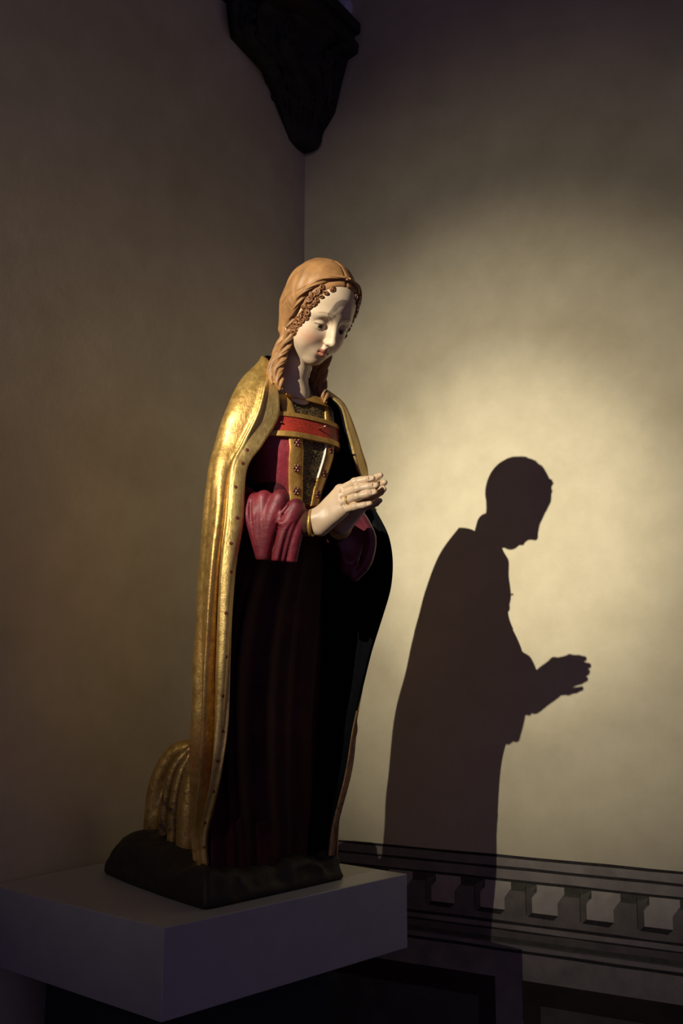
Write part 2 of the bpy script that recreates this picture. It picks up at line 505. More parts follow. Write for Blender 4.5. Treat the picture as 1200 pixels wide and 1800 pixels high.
for i in range(-4, 36):
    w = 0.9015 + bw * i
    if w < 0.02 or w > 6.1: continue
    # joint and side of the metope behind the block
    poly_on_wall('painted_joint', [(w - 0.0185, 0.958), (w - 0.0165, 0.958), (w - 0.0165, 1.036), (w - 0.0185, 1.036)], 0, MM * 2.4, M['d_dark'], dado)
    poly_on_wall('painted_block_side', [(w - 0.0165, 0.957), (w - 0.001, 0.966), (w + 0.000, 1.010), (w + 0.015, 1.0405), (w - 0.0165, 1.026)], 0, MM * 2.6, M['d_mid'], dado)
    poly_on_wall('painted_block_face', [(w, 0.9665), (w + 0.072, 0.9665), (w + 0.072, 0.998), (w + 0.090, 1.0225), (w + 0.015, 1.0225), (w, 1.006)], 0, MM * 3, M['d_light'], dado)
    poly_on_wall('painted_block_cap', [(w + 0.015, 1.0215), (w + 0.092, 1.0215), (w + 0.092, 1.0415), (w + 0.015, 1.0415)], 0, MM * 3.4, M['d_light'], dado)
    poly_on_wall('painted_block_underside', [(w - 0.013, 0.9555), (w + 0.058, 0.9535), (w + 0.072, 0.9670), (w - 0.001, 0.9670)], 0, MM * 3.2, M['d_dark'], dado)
# painted panels below the cornice
for (a, b) in ((0.02, 0.637), (0.716, 1.62), (1.70, 2.60), (2.68, 3.58), (3.66, 4.56), (4.64, 5.54)):
    poly_on_wall('painted_panel_frame', [(a, 0.33), (b, 0.33), (b, 0.789), (a, 0.789)], 0, MM * 2, M['d_maroon'], dado)
    poly_on_wall('painted_panel', [(a + 0.05, 0.38), (b - 0.05, 0.38), (b - 0.05, 0.731), (a + 0.05, 0.731)], 0, MM * 3, M['d_panel'], dado)

# ================================================================ plinth against the left wall, on a recessed black pedestal
ZT = 1.15
F_ = np.array([-0.3215, 1.9946]); R_ = np.array([0.1509, 2.5212]); L_ = np.array([-0.8355, 2.4526])
def cut_left(p, q, gap):
    """point of segment p-q that lies gap in front of the left wall"""
    dp = (p - COR) @ N_LW - gap; dq = (q - COR) @ N_LW - gap
    return p + (q - p) * dp / (dp - dq)
B_ = R_ + (L_ - F_)
Lc = cut_left(F_, L_ + (L_ - F_) * 0.3, 0.004)
Bc = cut_left(R_, B_ + (B_ - R_) * 0.2, 0.004)
plinth = empty('plinth', ((F_[0] + R_[0] + Lc[0] + Bc[0]) / 4, (F_[1] + R_[1] + Lc[1] + Bc[1]) / 4, 0.0))
tag(plinth, 'pale grey painted plinth slab under the kneeling statue', 'plinth')
pc = np.array(plinth.location[:2])
prism('slab', [F_ - pc, R_ - pc, Bc - pc, Lc - pc], 0.988, ZT, M['plinth'], plinth, 0.0018)
cc = (F_ + R_ + Lc + Bc) / 4
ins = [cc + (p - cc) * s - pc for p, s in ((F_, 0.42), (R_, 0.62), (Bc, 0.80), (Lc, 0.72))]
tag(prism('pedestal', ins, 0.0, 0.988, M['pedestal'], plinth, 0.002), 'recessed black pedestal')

# ================================================================ corbel in the corner, dark carved stone
cb = empty('corbel', (COR[0], COR[1], 3.38)); cb.rotation_euler = (0, 0, math.atan2(E_R[1], E_R[0]))
tag(cb, 'dark carved stone corbel with leaves high up in the corner of the walls', 'corbel')
# local frame: x along the right wall, y = along the left wall (towards the viewer is -y)
def corb(x, y, z): return (x, -y, z)     # y given as metres out along the left wall
PA = ([0, .05, .103, .20, .28, .293, .364], [.05, .075, .114, .140, .165, .204, .21])      # reach on the right wall by height
PB = ([0, .06, .12, .17, .188, .20, .27], [.09, .155, .21, .265, .37, .43, .445])              # reach on the left wall by height
secs = [(z, float(np.interp(z, *PA)), float(np.interp(z, *PB))) for z in (0.012, 0.05, 0.12, 0.17, 0.21, 0.31)]
Cf = Field((-0.04, -0.52, -0.02), (0.30, 0.0, 0.80), 0.004)
def corbel_d(x, y, z):
    a = np.interp(z, *PA); b = np.interp(z, *PB)
    X = np.maximum(x, 0) / a; Y = np.maximum(-y, 0) / b
    n_ = 1.7
    d = ((X ** n_ + Y ** n_) ** (1 / n_) - 1) * np.minimum(a, b)
    t_ = np.arctan2(X, Y + 1e-6)
    d = d + 0.008 * np.cos(t_ * 18) * np.clip(z / 0.1, 0, 1)
    return np.maximum(np.maximum(d, z - 0.32), 0.0 - z) * 0.7 + 0 * x
Cf.op(corbel_d, (0, -0.5, 0), (0.3, 0, 0.4), 0.01)
Cf.ell((0.02, -0.03, 0.02), (0.05, 0.06, 0.035), 0.02)
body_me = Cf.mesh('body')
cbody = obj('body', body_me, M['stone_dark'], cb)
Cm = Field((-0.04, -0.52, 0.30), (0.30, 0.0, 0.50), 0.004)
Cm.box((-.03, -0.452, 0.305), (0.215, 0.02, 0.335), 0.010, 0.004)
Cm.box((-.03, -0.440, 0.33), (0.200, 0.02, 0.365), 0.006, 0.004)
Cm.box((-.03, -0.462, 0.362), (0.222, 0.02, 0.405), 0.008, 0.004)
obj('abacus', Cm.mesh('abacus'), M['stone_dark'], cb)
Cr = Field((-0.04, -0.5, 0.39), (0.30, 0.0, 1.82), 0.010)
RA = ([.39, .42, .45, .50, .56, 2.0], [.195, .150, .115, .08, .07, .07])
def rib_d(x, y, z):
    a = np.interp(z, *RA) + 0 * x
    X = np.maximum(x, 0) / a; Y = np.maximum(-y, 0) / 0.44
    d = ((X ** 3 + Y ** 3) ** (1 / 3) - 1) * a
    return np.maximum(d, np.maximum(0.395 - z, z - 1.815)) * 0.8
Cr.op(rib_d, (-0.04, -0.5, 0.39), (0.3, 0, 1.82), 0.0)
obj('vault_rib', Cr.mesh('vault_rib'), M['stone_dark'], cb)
# leaves clasping the body
def leaf(px, py, z0, z1, wid, out):
    Lf = Field((-0.02, -0.52, -0.03), (0.30, 0.02, 0.44), 0.005)
    n = 7; pts = []; rad = []
    for i in range(n):
        t = i / (n - 1); z = z0 + (z1 - z0) * t
        k = np.interp(z, [s[0] for s in secs], [0, 1, 2, 3, 4, 5]); 
        a = np.interp(k, range(6), [s[1] for s in secs]); b = np.interp(k, range(6), [s[2] for s in secs])
        q = 1.0 + out * t ** 2
        pts.append((a * px * q, -b * py * q, z - 0.02 * max(0, t - 0.85) / 0.15)); rad.append(wid * (0.55 + 0.6 * math.sin(math.pi * min(1, t * 0.9 + 0.05))))
    Lf.chain(pts, rad, 0.008)
    # lobes along both sides and a groove for the mid vein
    for i in range(1, n - 1):
        for s in (-1, 1):
            p = np.array(pts[i]); side = np.array([py, px, 0.0]) * s * wid * 1.3
            Lf.ell(p + side, (wid * 0.6,) * 3, 0.008)
    Lf.chain([np.array(p) * np.array([1.0 + wid / max(p[0], .03) * .5, 1.0 + wid / max(-p[1], .03) * .5, 1]) for p in pts], [0.005] * n, 0.005, 's')
    return Lf.mesh('leaf')
for px, py, z0, z1, wd, o_ in ((0.60, 0.60, 0.05, 0.295, 0.024, 0.06), (0.22, 0.90, 0.07, 0.29, 0.022, 0.05), (0.92, 0.2, 0.07, 0.29, 0.018, 0.05),
                              (0.42, 0.74, 0.02, 0.17, 0.017, 0.06), (0.76, 0.40, 0.02, 0.17, 0.015, 0.06)):
    obj('leaf', leaf(px, py, z0, z1, wd, o_), M['stone_dark'], cb)

# ---- small pale disc fixed to the right wall beside the corbel
c0 = wr(0.150, 0.0)
disc = empty('wall_disc', (c0[0], c0[1], 3.848)); disc.rotation_euler = (0, 0, math.atan2(E_R[1], E_R[0]))
tag(disc, 'small round pale grey detector disc on the wall beside the corbel', 'detector')
def lathe_y(name, prof, m, parent, n=40):
    a = np.linspace(0, 2 * np.pi, n, endpoint=False)
    P = np.array([[(r * math.cos(t), -y, r * math.sin(t)) for t in a] for r, y in prof])
    return obj(name, grid_mesh(name, P, True, True), m, parent)
lathe_y('rim', [(0.001, 0.0), (0.043, 0.0), (0.044, 0.004), (0.044, 0.016), (0.040, 0.02), (0.036, 0.02)], M['disc'], disc)
lathe_y('cover', [(0.036, 0.012), (0.036, 0.022), (0.028, 0.027), (0.012, 0.029), (0.0008, 0.029)], M['disc'], disc)

# ================================================================ THE STATUE (local frame: x = facing, y = her left, z up; origin at front of its base)
statue = empty('kneeling_statue', (-0.1359, 2.2927, ZT), math.radians(-40))
tag(statue, 'painted and gilded wooden statue of a kneeling woman praying in a gold mantle', 'statue')

def body_frame(P):
    """torso frame -> statue frame (slight turn to her right)"""
    a = math.radians(-6); c, s = math.cos(a), math.sin(a)
    P = np.asarray(P, float); Q = P.copy()
    Q[..., 0] = P[..., 0] * c - P[..., 1] * s
    Q[..., 1] = P[..., 0] * s + P[..., 1] * c + 0.035
    return Q

# ---------------------------------------------------------------- base: rocky carved ground
def base_poly(n=180):
    P = np.array([(0.004, -0.205), (0.006, 0.0), (0.004, 0.224), (-0.10, 0.232), (-0.30, 0.225), (-0.47, 0.20), (-0.51, 0.08), (-0.475, -0.085), (-0.33, -0.13), (-0.15, -0.175)])
    # resample the closed outline with slightly rounded corners
    Q = np.concatenate([P, P[:1]]); seg = np.linalg.norm(np.diff(Q, axis=0), axis=1); cs = np.concatenate([[0], np.cumsum(seg)])
    t = np.linspace(0, cs[-1], n, endpoint=False)
    R = np.stack([np.interp(t, cs, Q[:, 0]), np.interp(t, cs, Q[:, 1])], 1)
    for _ in range(3): R = (np.roll(R, 1, 0) + R * 2 + np.roll(R, -1, 0)) / 4
    return R
bp = base_poly(); cen = np.array([-0.22, 0.02])
rows = []
for (s, z) in ((0.30, 0.0), (0.985, 0.0), (1.0, 0.006), (1.0, 0.018), (0.998, 0.03), (0.994, 0.042), (0.982, 0.052), (0.95, 0.060), (0.90, 0.066), (0.82, 0.070), (0.7, 0.073), (0.5, 0.075), (0.25, 0.076), (0.02, 0.076)):
    q = cen + (bp - cen) * s
    rows.append(np.column_stack([q, np.full(len(q), z)]))
Pb = np.array(rows)
nzv = nz(Pb, 42, 3); nz2 = nz(Pb, 105, 5)
up = np.clip((Pb[..., 2] - 0.008) / 0.03, 0, 1)
rad = (Pb[..., :2] - cen); rl = np.linalg.norm(rad, axis=-1, keepdims=True) + 1e-6
Pb[..., :2] -= rad / rl * ((0.013 * np.abs(nzv) + 0.007 * nz2 + 0.003) * up)[..., None] * (rl > 0.1)
hill = np.clip((-Pb[..., 0] - 0.10) / 0.3, 0, 1)
Pb[..., 2] += up * (0.009 * nzv + 0.006 * nz2 - 0.004 + 0.022 * hill * np.clip((Pb[..., 2] - 0.045) / 0.03, 0, 1))
obj('base', grid_mesh('base', Pb, True, True), M['rock'], statue)

# ---------------------------------------------------------------- dress skirt
zs = np.array([0.045, 0.12, 0.25, 0.40, 0.50, 0.60, 0.70, 0.80, 0.88, 0.92])
fr = np.array([-0.030, -0.026, -0.022, -0.018, -0.012, 0.000, 0.020, 0.040, 0.048, 0.048])
hw = np.array([0.132, 0.134, 0.148, 0.158, 0.160, 0.155, 0.140, 0.102, 0.078, 0.072])
dp = np.array([0.11, 0.11, 0.11, 0.11, 0.11, 0.12, 0.13, 0.14, 0.14, 0.14])
nu, nv = 220, 150
zz = np.linspace(zs[0], zs[-1], nv)
th = np.linspace(-np.pi, np.pi, nu, endpoint=False)
Ps = np.zeros((nv, nu, 3))
for i, z in enumerate(zz):
    f, h_, d_ = np.interp(z, zs, fr), np.interp(z, zs, hw), np.interp(z, zs, dp)
    fold = np.clip((0.85 - z) / 0.3, 0, 1)
    ph = th + 0.12 * np.sin(z * 5)
    w = 0.010 * np.cos(ph * 9 + 0.6) + 0.006 * np.cos(ph * 15 + 1.9 + z * 3) + 0.004 * np.cos(ph * 23 + z * 6)
    # knees push the cloth out
    kn = 0.012 * np.exp(-((z - 0.16) / 0.10) ** 2) * (np.exp(-((th - 0.6) / 0.3) ** 2) + np.exp(-((th + 0.6) / 0.3) ** 2))
    r = 1 + (w * fold + kn) / 0.13
    x = f - d_ / 2 + d_ / 2 * np.sign(np.cos(th)) * np.abs(np.cos(th)) ** 0.8 * r
    y = h_ * np.sign(np.sin(th)) * np.abs(np.sin(th)) ** 0.85 * r
    Ps[i] = np.column_stack([x, y + 0.03, np.full(nu, z)])
obj('skirt', grid_mesh('skirt', Ps, True, True), M['skirt'], statue)

# ---------------------------------------------------------------- bodice
tz = np.array([0.82, 0.86, 0.90, 0.94, 0.98, 1.02, 1.05, 1.075])
tf = np.array([0.050, 0.055, 0.063, 0.069, 0.068, 0.064, 0.058, 0.048])
tw = np.array([0.078, 0.086, 0.102, 0.118, 0.127, 0.128, 0.120, 0.098])
tb = np.array([-0.11, -0.115, -0.12, -0.125, -0.125, -0.115, -0.10, -0.085])
def torso(phi, z, off=0.0):
    """point of the bodice surface; phi = 0 in front, positive to her left"""
    f = np.interp(z, tz, tf) + off; w = np.interp(z, tz, tw) + off; b = np.interp(z, tz, tb) - off
    c = (f + b) / 2; h = (f - b) / 2
    cp, sp = np.cos(phi), np.sin(phi)
    x = c + h * np.sign(cp) * np.abs(cp) ** 0.85
    y = w * np.sign(sp) * np.abs(sp) ** 0.85
    # breasts
    g = np.exp(-((np.abs(phi) - 0.42) / 0.30) ** 2) * np.exp(-((z - 0.945) / 0.045) ** 2)
    x = x + 0.007 * g
    return np.stack([x, y, z + 0 * x], -1)
phi = np.linspace(-np.pi, np.pi, 160, endpoint=False); zt = np.linspace(0.82, 1.075, 90)
PH, ZZ = np.meshgrid(phi, zt)
bodice = obj('bodice', grid_mesh('bodice', body_frame(torso(PH, ZZ)), True, True), M['crimson'], statue)

def patch(name, lo, hi, z0, z1, off, th_, m, parent, nu=24, nv=60, round_=0.0):
    """raised strip on the bodice: lo(z), hi(z) are lateral positions in metres"""
    z = np.linspace(z0, z1, nv); u = np.linspace(0, 1, nu)
    wv = np.interp(z, tz, tw)
    a = np.arcsin(np.clip(np.array([lo(v) for v in z]) / wv, -0.98, 0.98)); b = np.arcsin(np.clip(np.array([hi(v) for v in z]) / wv, -0.98, 0.98))
    sg = lambda q: np.sign(q) * np.abs(np.sin(q)) ** (1 / 0.85)
    a = np.arcsin(np.clip(sg(a), -1, 1)); b = np.arcsin(np.clip(sg(b), -1, 1))
    PHI = a[:, None] + (b - a)[:, None] * u[None]
    Zm = np.repeat(z[:, None], nu, 1)
    lift = th_ * (1 - round_ * np.abs(2 * u - 1) ** 4)
    T = torso(PHI, Zm, 0.0)
    O = torso(PHI, Zm, 0.01) - T
    O /= np.linalg.norm(O, axis=-1, keepdims=True)
    top = T + O * (off + lift[None, :, None]); bot = T + O * (off - 0.002)
    V = np.concatenate([body_frame(top).reshape(-1, 3), body_frame(bot).reshape(-1, 3)])
    i = np.arange(nv * nu).reshape(nv, nu); N = nv * nu; Fs = []
    Q = np.stack([i[:-1, :-1], i[:-1, 1:], i[1:, 1:], i[1:, :-1]], -1).reshape(-1, 4)
    Fs += Q.tolist() + (Q[:, ::-1] + N).tolist()
    for e in (i[0, :], i[-1, ::-1], i[::-1, 0], i[:, -1]):
        for p, q in zip(e[:-1], e[1:]): Fs.append([p, p + N, q + N, q])
    me = mesh_np(name, V, [tuple(map(int, f)) for f in Fs])
    o = obj(name, me, m, parent)
    me.polygons.foreach_set('use_smooth', np.array([k < len(Q) for k in range(len(me.polygons))]))
    return o
li = lambda *p: (lambda z: float(np.interp(z, [q[0] for q in p], [q[1] for q in p])))
# centre panel of dark brocade, framed by two gold straps with studs
cl = li((0.82, -0.012), (0.86, -0.016), (0.92, -0.026), (0.97, -0.033), (1.06, -0.050)); cr_ = li((0.82, 0.012), (0.86, 0.018), (0.92, 0.030), (0.97, 0.038), (1.06, 0.052))
patch('brocade_panel', cl, cr_, 0.822, 1.062, 0.0, 0.0012, M['black_brocade'], bodice)
sl_o = li((0.82, -0.040), (0.86, -0.047), (0.92, -0.060), (0.97, -0.066), (1.06, -0.078)); sr_o = li((0.82, 0.036), (0.86, 0.046), (0.92, 0.062), (0.97, 0.070), (1.06, 0.082))
str_r = patch('strap', sl_o, cl, 0.822, 1.066, 0.0, 0.0055, M['gold_trim'], bodice, round_=0.35)
str_l = patch('strap', cr_, sr_o, 0.822, 1.066, 0.0, 0.0055, M['gold_trim'], bodice, round_=0.35)
patch('linen_edge', lambda z: cr_(z) - 0.0014, lambda z: cr_(z) + 0.0005, 0.885, 0.965, 0.0, 0.0062, M['linen'], bodice, nu=6, round_=0.5)
patch('linen_edge', lambda z: sr_o(z) - 0.001, lambda z: sr_o(z) + 0.002, 1.018, 1.066, 0.0, 0.0060, M['linen'], bodice, nu=6, round_=0.5)
patch('neck_trim', lambda z: -0.058, lambda z: 0.058, 1.055, 1.0735, 0.0, 0.009, M['gold_trim'], bodice, nu=50, nv=16, round_=0.0)
# red band across the chest with gold edges
patch('band', lambda z: -0.106, lambda z: 0.108, 0.974, 1.010, 0.004, 0.005, M['red_band'], bodice, nu=70, nv=20)
patch('band_edge', lambda z: -0.108, lambda z: 0.110, 0.963, 0.975, 0.004, 0.0078, M['gold_trim'], bodice, nu=70, nv=10)
patch('band_edge', lambda z: -0.108, lambda z: 0.110, 1.009, 1.019, 0.004, 0.0072, M['gold_trim'], bodice, nu=70, nv=10)

def surf(y, z, off):
    wv = np.interp(z, tz, tw); q = np.arcsin(np.clip(np.sign(y) * (abs(y) / wv) ** (1 / 0.85), -1, 1))
    T = torso(np.array(q), np.array(z), 0.0); O = torso(np.array(q), np.array(z), 0.01) - T
    O /= np.linalg.norm(O)
    p = body_frame(T + O * off); n = body_frame(T + O * (off + 1)) - p
    return p, n
def orient(p, n):
    n = Vector(n).normalized(); x = Vector((0, 0, 1)).cross(n).normalized(); y = n.cross(x)
    mt = Matrix((x, y, n)).transposed().to_4x4(); mt.translation = Vector(p); return mt
# rosette stud: ring of beads round a raised centre
def rosette_mesh():
    R = Field((-0.009, -0.009, -0.003), (0.009, 0.009, 0.006), 0.0006)
    R.ell((0, 0, 0.0), (0.0032, 0.0032, 0.0034), 0.0008)
    for k in range(6):
        a = k * math.pi / 3
        R.ell((0.0049 * math.cos(a), 0.0049 * math.sin(a), 0), (0.0023, 0.0023, 0.0024), 0.0006)
    me = R.mesh('rosette'); me.materials.append(M['jewel'])
    me.polygons.foreach_set('use_smooth', np.ones(len(me.polygons), dtype=bool)); return me
ros = rosette_mesh()
for z in (0.952, 0.898, 0.850):
    for o_, lo_, hi_ in ((str_r, sl_o, cl), (str_l, cr_, sr_o)):
        p, n = surf((lo_(z) + hi_(z)) / 2, z, 0.0055)
        inst('rosette', ros, o_, orient(p, n) @ Matrix.Scale(1.4, 4))
# two pins left in the band, and a small stud
for y, L_pin in ((-0.078, 0.006), (0.012, 0.020), (0.092, 0.005)):
    p, n = surf(y, 0.993, 0.008); n = n / np.linalg.norm(n)
    q = p + n * L_pin + np.array([0, 0.004, 0.004]) * (L_pin > 0.01)
    obj('pin', tube('pin', [p, (p + q) / 2, q, q + n * 0.0015], [0.0019, 0.0017, 0.0024, 0.0012], 8), M['jewel'], bodice)

# ---------------------------------------------------------------- head and neck
HP = math.radians(35); HY = math.radians(-9); HR = math.radians(0)
HO = np.array([0.102, -0.002, 1.252])
Rp = np.array(Matrix.Rotation(HY, 3, 'Z') @ Matrix.Rotation(HP, 3, 'Y') @ Matrix.Rotation(HR, 3, 'X'))
def h2s(p): return np.asarray(p, float) @ Rp.T + HO
def s2h(p): return (np.asarray(p, float) - HO) @ Rp

H = Field((-0.125, -0.15, -0.27), (0.115, 0.15, 0.118), 0.0015)
def sym(fn):
    for s in (-1, 1): fn(s)
H.ell((0.003, 0, 0.028), (0.082, 0.071, 0.080), 0.0)
H.ell((0.026, 0, 0.030), (0.0660, 0.063, 0.058), 0.022)
H.ell((0.033, 0, -0.032), (0.0510, 0.0560, 0.073), 0.03)
sym(lambda s: H.ell((0.034, 0.030 * s, -0.004), (0.034, 0.0275, 0.042), 0.02))     # temples
sym(lambda s: H.cone((0.010, 0.045 * s, -0.052), (0.050, 0.010 * s, -0.089), 0.018, 0.014, 0.024))
H.ell((0.0610, 0, -0.0910), (0.0140, 0.0150, 0.0135), 0.016)
sym(lambda s: H.ell((0.050, 0.031 * s, -0.046), (0.0275, 0.026, 0.028), 0.024))
H.ell((0.066, 0, -0.070), (0.0190, 0.024, 0.017), 0.016)                       # muzzle
EZ, EX, EY = -0.0150, 0.0660, 0.0290
sym(lambda s: H.chain([(0.0820, 0.011 * s, EZ + 0.0215), (0.0800, 0.026 * s, EZ + 0.0265), (0.064, 0.047 * s, EZ + 0.019)], [0.0054, 0.0052, 0.004], 0.018))
sym(lambda s: H.ell((0.0950, EY * s, EZ + 0.003), (0.0150, 0.0200, 0.0135), 0.014, 's'))
sym(lambda s: H.ell((EX, EY * s, EZ), (0.0168, 0.0168, 0.0150), 0.004))  # eyeball
def lids(s):
    c = np.array([EX, EY * s, EZ]); r = np.array([0.0186, 0.0188, 0.0168])
    def up_(x, y, z):
        arc = 0.0030 - 6.0 * (y - c[1]) ** 2
        return np.maximum(d_ell(x, y, z, c, r), -(z - c[2] - arc))
    def lo_(x, y, z):
        arc = -0.0068 + 9.0 * (y - c[1]) ** 2
        return np.maximum(d_ell(x, y, z, c, r * 0.985), (z - c[2] - arc))
    H.op(up_, c - r, c + r, 0.0016); H.op(lo_, c - r, c + r, 0.0016)
sym(lids)
H.chain([(0.0800, 0, 0.012), (0.0925, 0, -0.014), (0.1020, 0, -0.0380)], [0.0062, 0.0058, 0.0066], 0.012)
H.chain([(0.0760, 0, 0.002), (0.0850, 0, -0.020), (0.0915, 0, -0.0415)], [0.0070, 0.0080, 0.0085], 0.008)    # body of the nose
H.ell((0.1035, 0, -0.0425), (0.0078, 0.0072, 0.0068), 0.006)
sym(lambda s: H.ell((0.0945, 0.0085 * s, -0.0455), (0.0072, 0.0048, 0.0052), 0.005))
sym(lambda s: H.ell((0.0970, 0.0042 * s, -0.0508), (0.0036, 0.0024, 0.0026), 0.002, 's'))
sym(lambda s: H.cone((0.0900, 0.0026 * s, -0.0525), (0.0885, 0.0038 * s, -0.0610), 0.0028, 0.0028, 0.006))   # philtrum ridges
sym(lambda s: H.chain([(0.0855, 0, -0.0655), (0.0850, 0.0050 * s, -0.0650), (0.0765, 0.0160 * s, -0.0680)], [0.0042, 0.0042, 0.0016], 0.004))
sym(lambda s: H.chain([(0.0845, 0, -0.0755), (0.0835, 0.0045 * s, -0.0750), (0.0765, 0.0135 * s, -0.0700)], [0.0054, 0.0050, 0.0016], 0.004))
sym(lambda s: H.chain([(0.0925, 0, -0.0702), (0.0895, 0.007 * s, -0.0697), (0.0790, 0.0150 * s, -0.0692)], [0.0016, 0.0016, 0.0010], 0.0016, 's'))
H.ell((0.0940, 0, -0.0845), (0.0115, 0.017, 0.0045), 0.008, 's')
H.cone((0.0985, 0, -0.0470), (0.0870, 0, -0.0565), 0.0048, 0.0046, 0.005)      # columella
# neck (statue-frame points)
def hs(p): return s2h(np.array(p))
H.cone(hs((0.050, 0.000, 1.165)), hs((0.004, 0.008, 1.066)), 0.0375, 0.0410, 0.008)
H.cone(hs((0.035, -0.005, 1.19)), hs((0.008, 0.010, 1.075)), 0.029, 0.038, 0.015)
sym(lambda s: H.cone(hs((0.010, 0.014, 1.062)), hs((-0.01, 0.014 + 0.085 * s, 1.045)), 0.040, 0.028, 0.03))
sym(lambda s: H.cone(hs((0.038, 0.010 + 0.034 * s, 1.150)), hs((0.040, 0.010 + 0.010 * s, 1.072)), 0.007, 0.005, 0.010))
hme = H.mesh('face_and_neck')
hv = verts_of(hme).astype(float)
# paint
x, y, z = hv[:, 0], hv[:, 1], hv[:, 2]
C = np.tile(np.array([0.66, 0.505, 0.355]), (len(hv), 1))
def blend(mask, c):
    global C
    C = C * (1 - mask[:, None]) + np.array(c) * mask[:, None]
sstep = lambda e0, e1, v: (lambda t: t * t * (3 - 2 * t))(np.clip((v - e0) / (e1 - e0), 0, 1))
ay = np.abs(y)
blend(0.55 * np.exp(-(((ay - 0.042) / 0.017) ** 2 + ((z + 0.046) / 0.018) ** 2)) * (x > 0.02), (0.62, 0.24, 0.16))
blend(0.25 * np.exp(-(((z + 0.094) / 0.012) ** 2 + (y / 0.016) ** 2)) * (x > 0.05), (0.62, 0.28, 0.18))
dn_l = -0.0808 + 22 * y ** 2
lip = sstep(0.0008, -0.0008, z - (-0.0615 - 11 * (ay - 0.004) ** 2)) * sstep(-0.0008, 0.0008, z - dn_l) * sstep(0.0175, 0.0155, ay) * (x > 0.070)
blend(lip * 0.85, (0.44, 0.12, 0.075))
blend(np.exp(-((z + 0.0698) / 0.0012) ** 2) * sstep(0.018, 0.016, ay) * (x > 0.068) * 0.8, (0.13, 0.03, 0.02))
brow = np.exp(-((z - (EZ + 0.0310 - 13 * (ay - 0.026) ** 2)) / 0.0015) ** 2) * sstep(0.007, 0.011, ay) * sstep(0.050, 0.044, ay) * (x > 0.04)
blend(brow * 0.6, (0.25, 0.12, 0.05))
for s_ in (-1, 1):
    c = np.array([EX, EY * s_, EZ])
    rel = hv - c
    rr = np.sqrt((rel / np.array([0.0168, 0.0168, 0.0150])) ** 2 @ np.ones(3))
    eye = (rr < 1.04) & (rel[:, 0] > 0.006) & (rel[:, 2] < 0.0045) & (rel[:, 2] > -0.0080)
    blend(eye * 0.9, (0.55, 0.45, 0.36))
    g = np.array([0.0150, -0.0012, -0.0024]); dd = np.linalg.norm(rel - g, axis=1)
    blend(eye * sstep(0.0070, 0.0062, dd), (0.060, 0.028, 0.014))
    blend(eye * sstep(0.0034, 0.0028, dd), (0.006, 0.005, 0.005))
    lid = np.exp(-((rel[:, 2] - (0.0030 - 6 * rel[:, 1] ** 2)) / 0.0012) ** 2) * (rel[:, 0] > 0.004) * (np.abs(rel[:, 1]) < 0.017) * (rr < 1.2)
    blend(lid * 0.8, (0.13, 0.055, 0.03))
    crease = np.exp(-((rel[:, 2] - (0.0120 - 14 * rel[:, 1] ** 2)) / 0.0012) ** 2) * (rel[:, 0] > 0.0) * (np.abs(rel[:, 1]) < 0.018) * (rr < 1.5)
    blend(crease * 0.45, (0.36, 0.18, 0.10))
hme.vertices.foreach_set('co', h2s(hv).astype(np.float32).ravel())
vcol(hme, C)
hme.update()
obj('face_and_neck', hme, M['skin'], statue)

# ---------------------------------------------------------------- hair
HC, HRr = np.array([0.004, 0, 0.027]), np.array([0.0890, 0.0775, 0.0880])
XH = ([-0.10, -0.062, -0.035, -0.010, 0.040, 0.085, 0.12], [0.020, 0.036, 0.048, 0.056, 0.066, 0.077, 0.083])
def xh(z): return np.interp(z, *XH)     # hairline
G = Field((-0.12, -0.11, -0.15), (0.12, 0.11, 0.125), 0.0018)
def cap_d(x, y, z):
    d = d_ell(x, y, z, HC, HRr)
    ay_ = np.sqrt(y * y + 1e-6)
    # combed strands sweeping from the parting down and back
    q = (x * 0.8 + 0.60 * z) + 0.30 * ay_
    amp = 0.0010 * np.clip(ay_ / 0.03, 0, 1)
    d = d - amp * (np.sin(q * 430 + 3 * np.sin(z * 60)) * 0.55 + np.sin(q * 190 + 1.3 + 2 * np.sin(x * 45)) * 0.8)
    d = d + 0.0030 * np.exp(-(y / 0.0026) ** 2) * (z > 0.03) * (x > 0.0)            # parting
    return d
G.op(cap_d, HC - HRr, HC + HRr, 0.0)
sym(lambda s: G.cone((-0.008, 0.052 * s, 0.000), (0.002, 0.050 * s, -0.062), 0.022, 0.013, 0.02))
sym(lambda s: G.cone((-0.026, 0.042 * s, -0.010), (-0.016, 0.044 * s, -0.062), 0.026, 0.016, 0.02))
# loose sculpted cuts where the locks part from the smooth crown
sym(lambda s: G.chain([(0.052, 0.056 * s, 0.062), (0.034, 0.072 * s, 0.045), (0.016, 0.079 * s, 0.024)], [0.001, 0.0045, 0.001], 0.003, 's'))
sym(lambda s: G.chain([(0.010, 0.081 * s, 0.030), (-0.006, 0.080 * s, 0.010), (-0.014, 0.075 * s, -0.012)], [0.001, 0.0045, 0.001], 0.003, 's'))
sym(lambda s: G.cone((0.030, 0.046 * s, 0.004), (0.018, 0.044 * s, -0.060), 0.0135, 0.011, 0.012))
cutf = lambda x, y, z: (x - np.interp(z, *XH)) * 0.95 + 0 * y
G.op(cutf, (-0.13, -0.11, -0.15), (0.12, 0.11, 0.125), 0.004, 'i')
gme = G.mesh('hair')
gv = verts_of(gme).astype(float)
gme.vertices.foreach_set('co', h2s(gv).astype(np.float32).ravel()); gme.update()
hair = obj('hair', gme, M['hair'], statue)

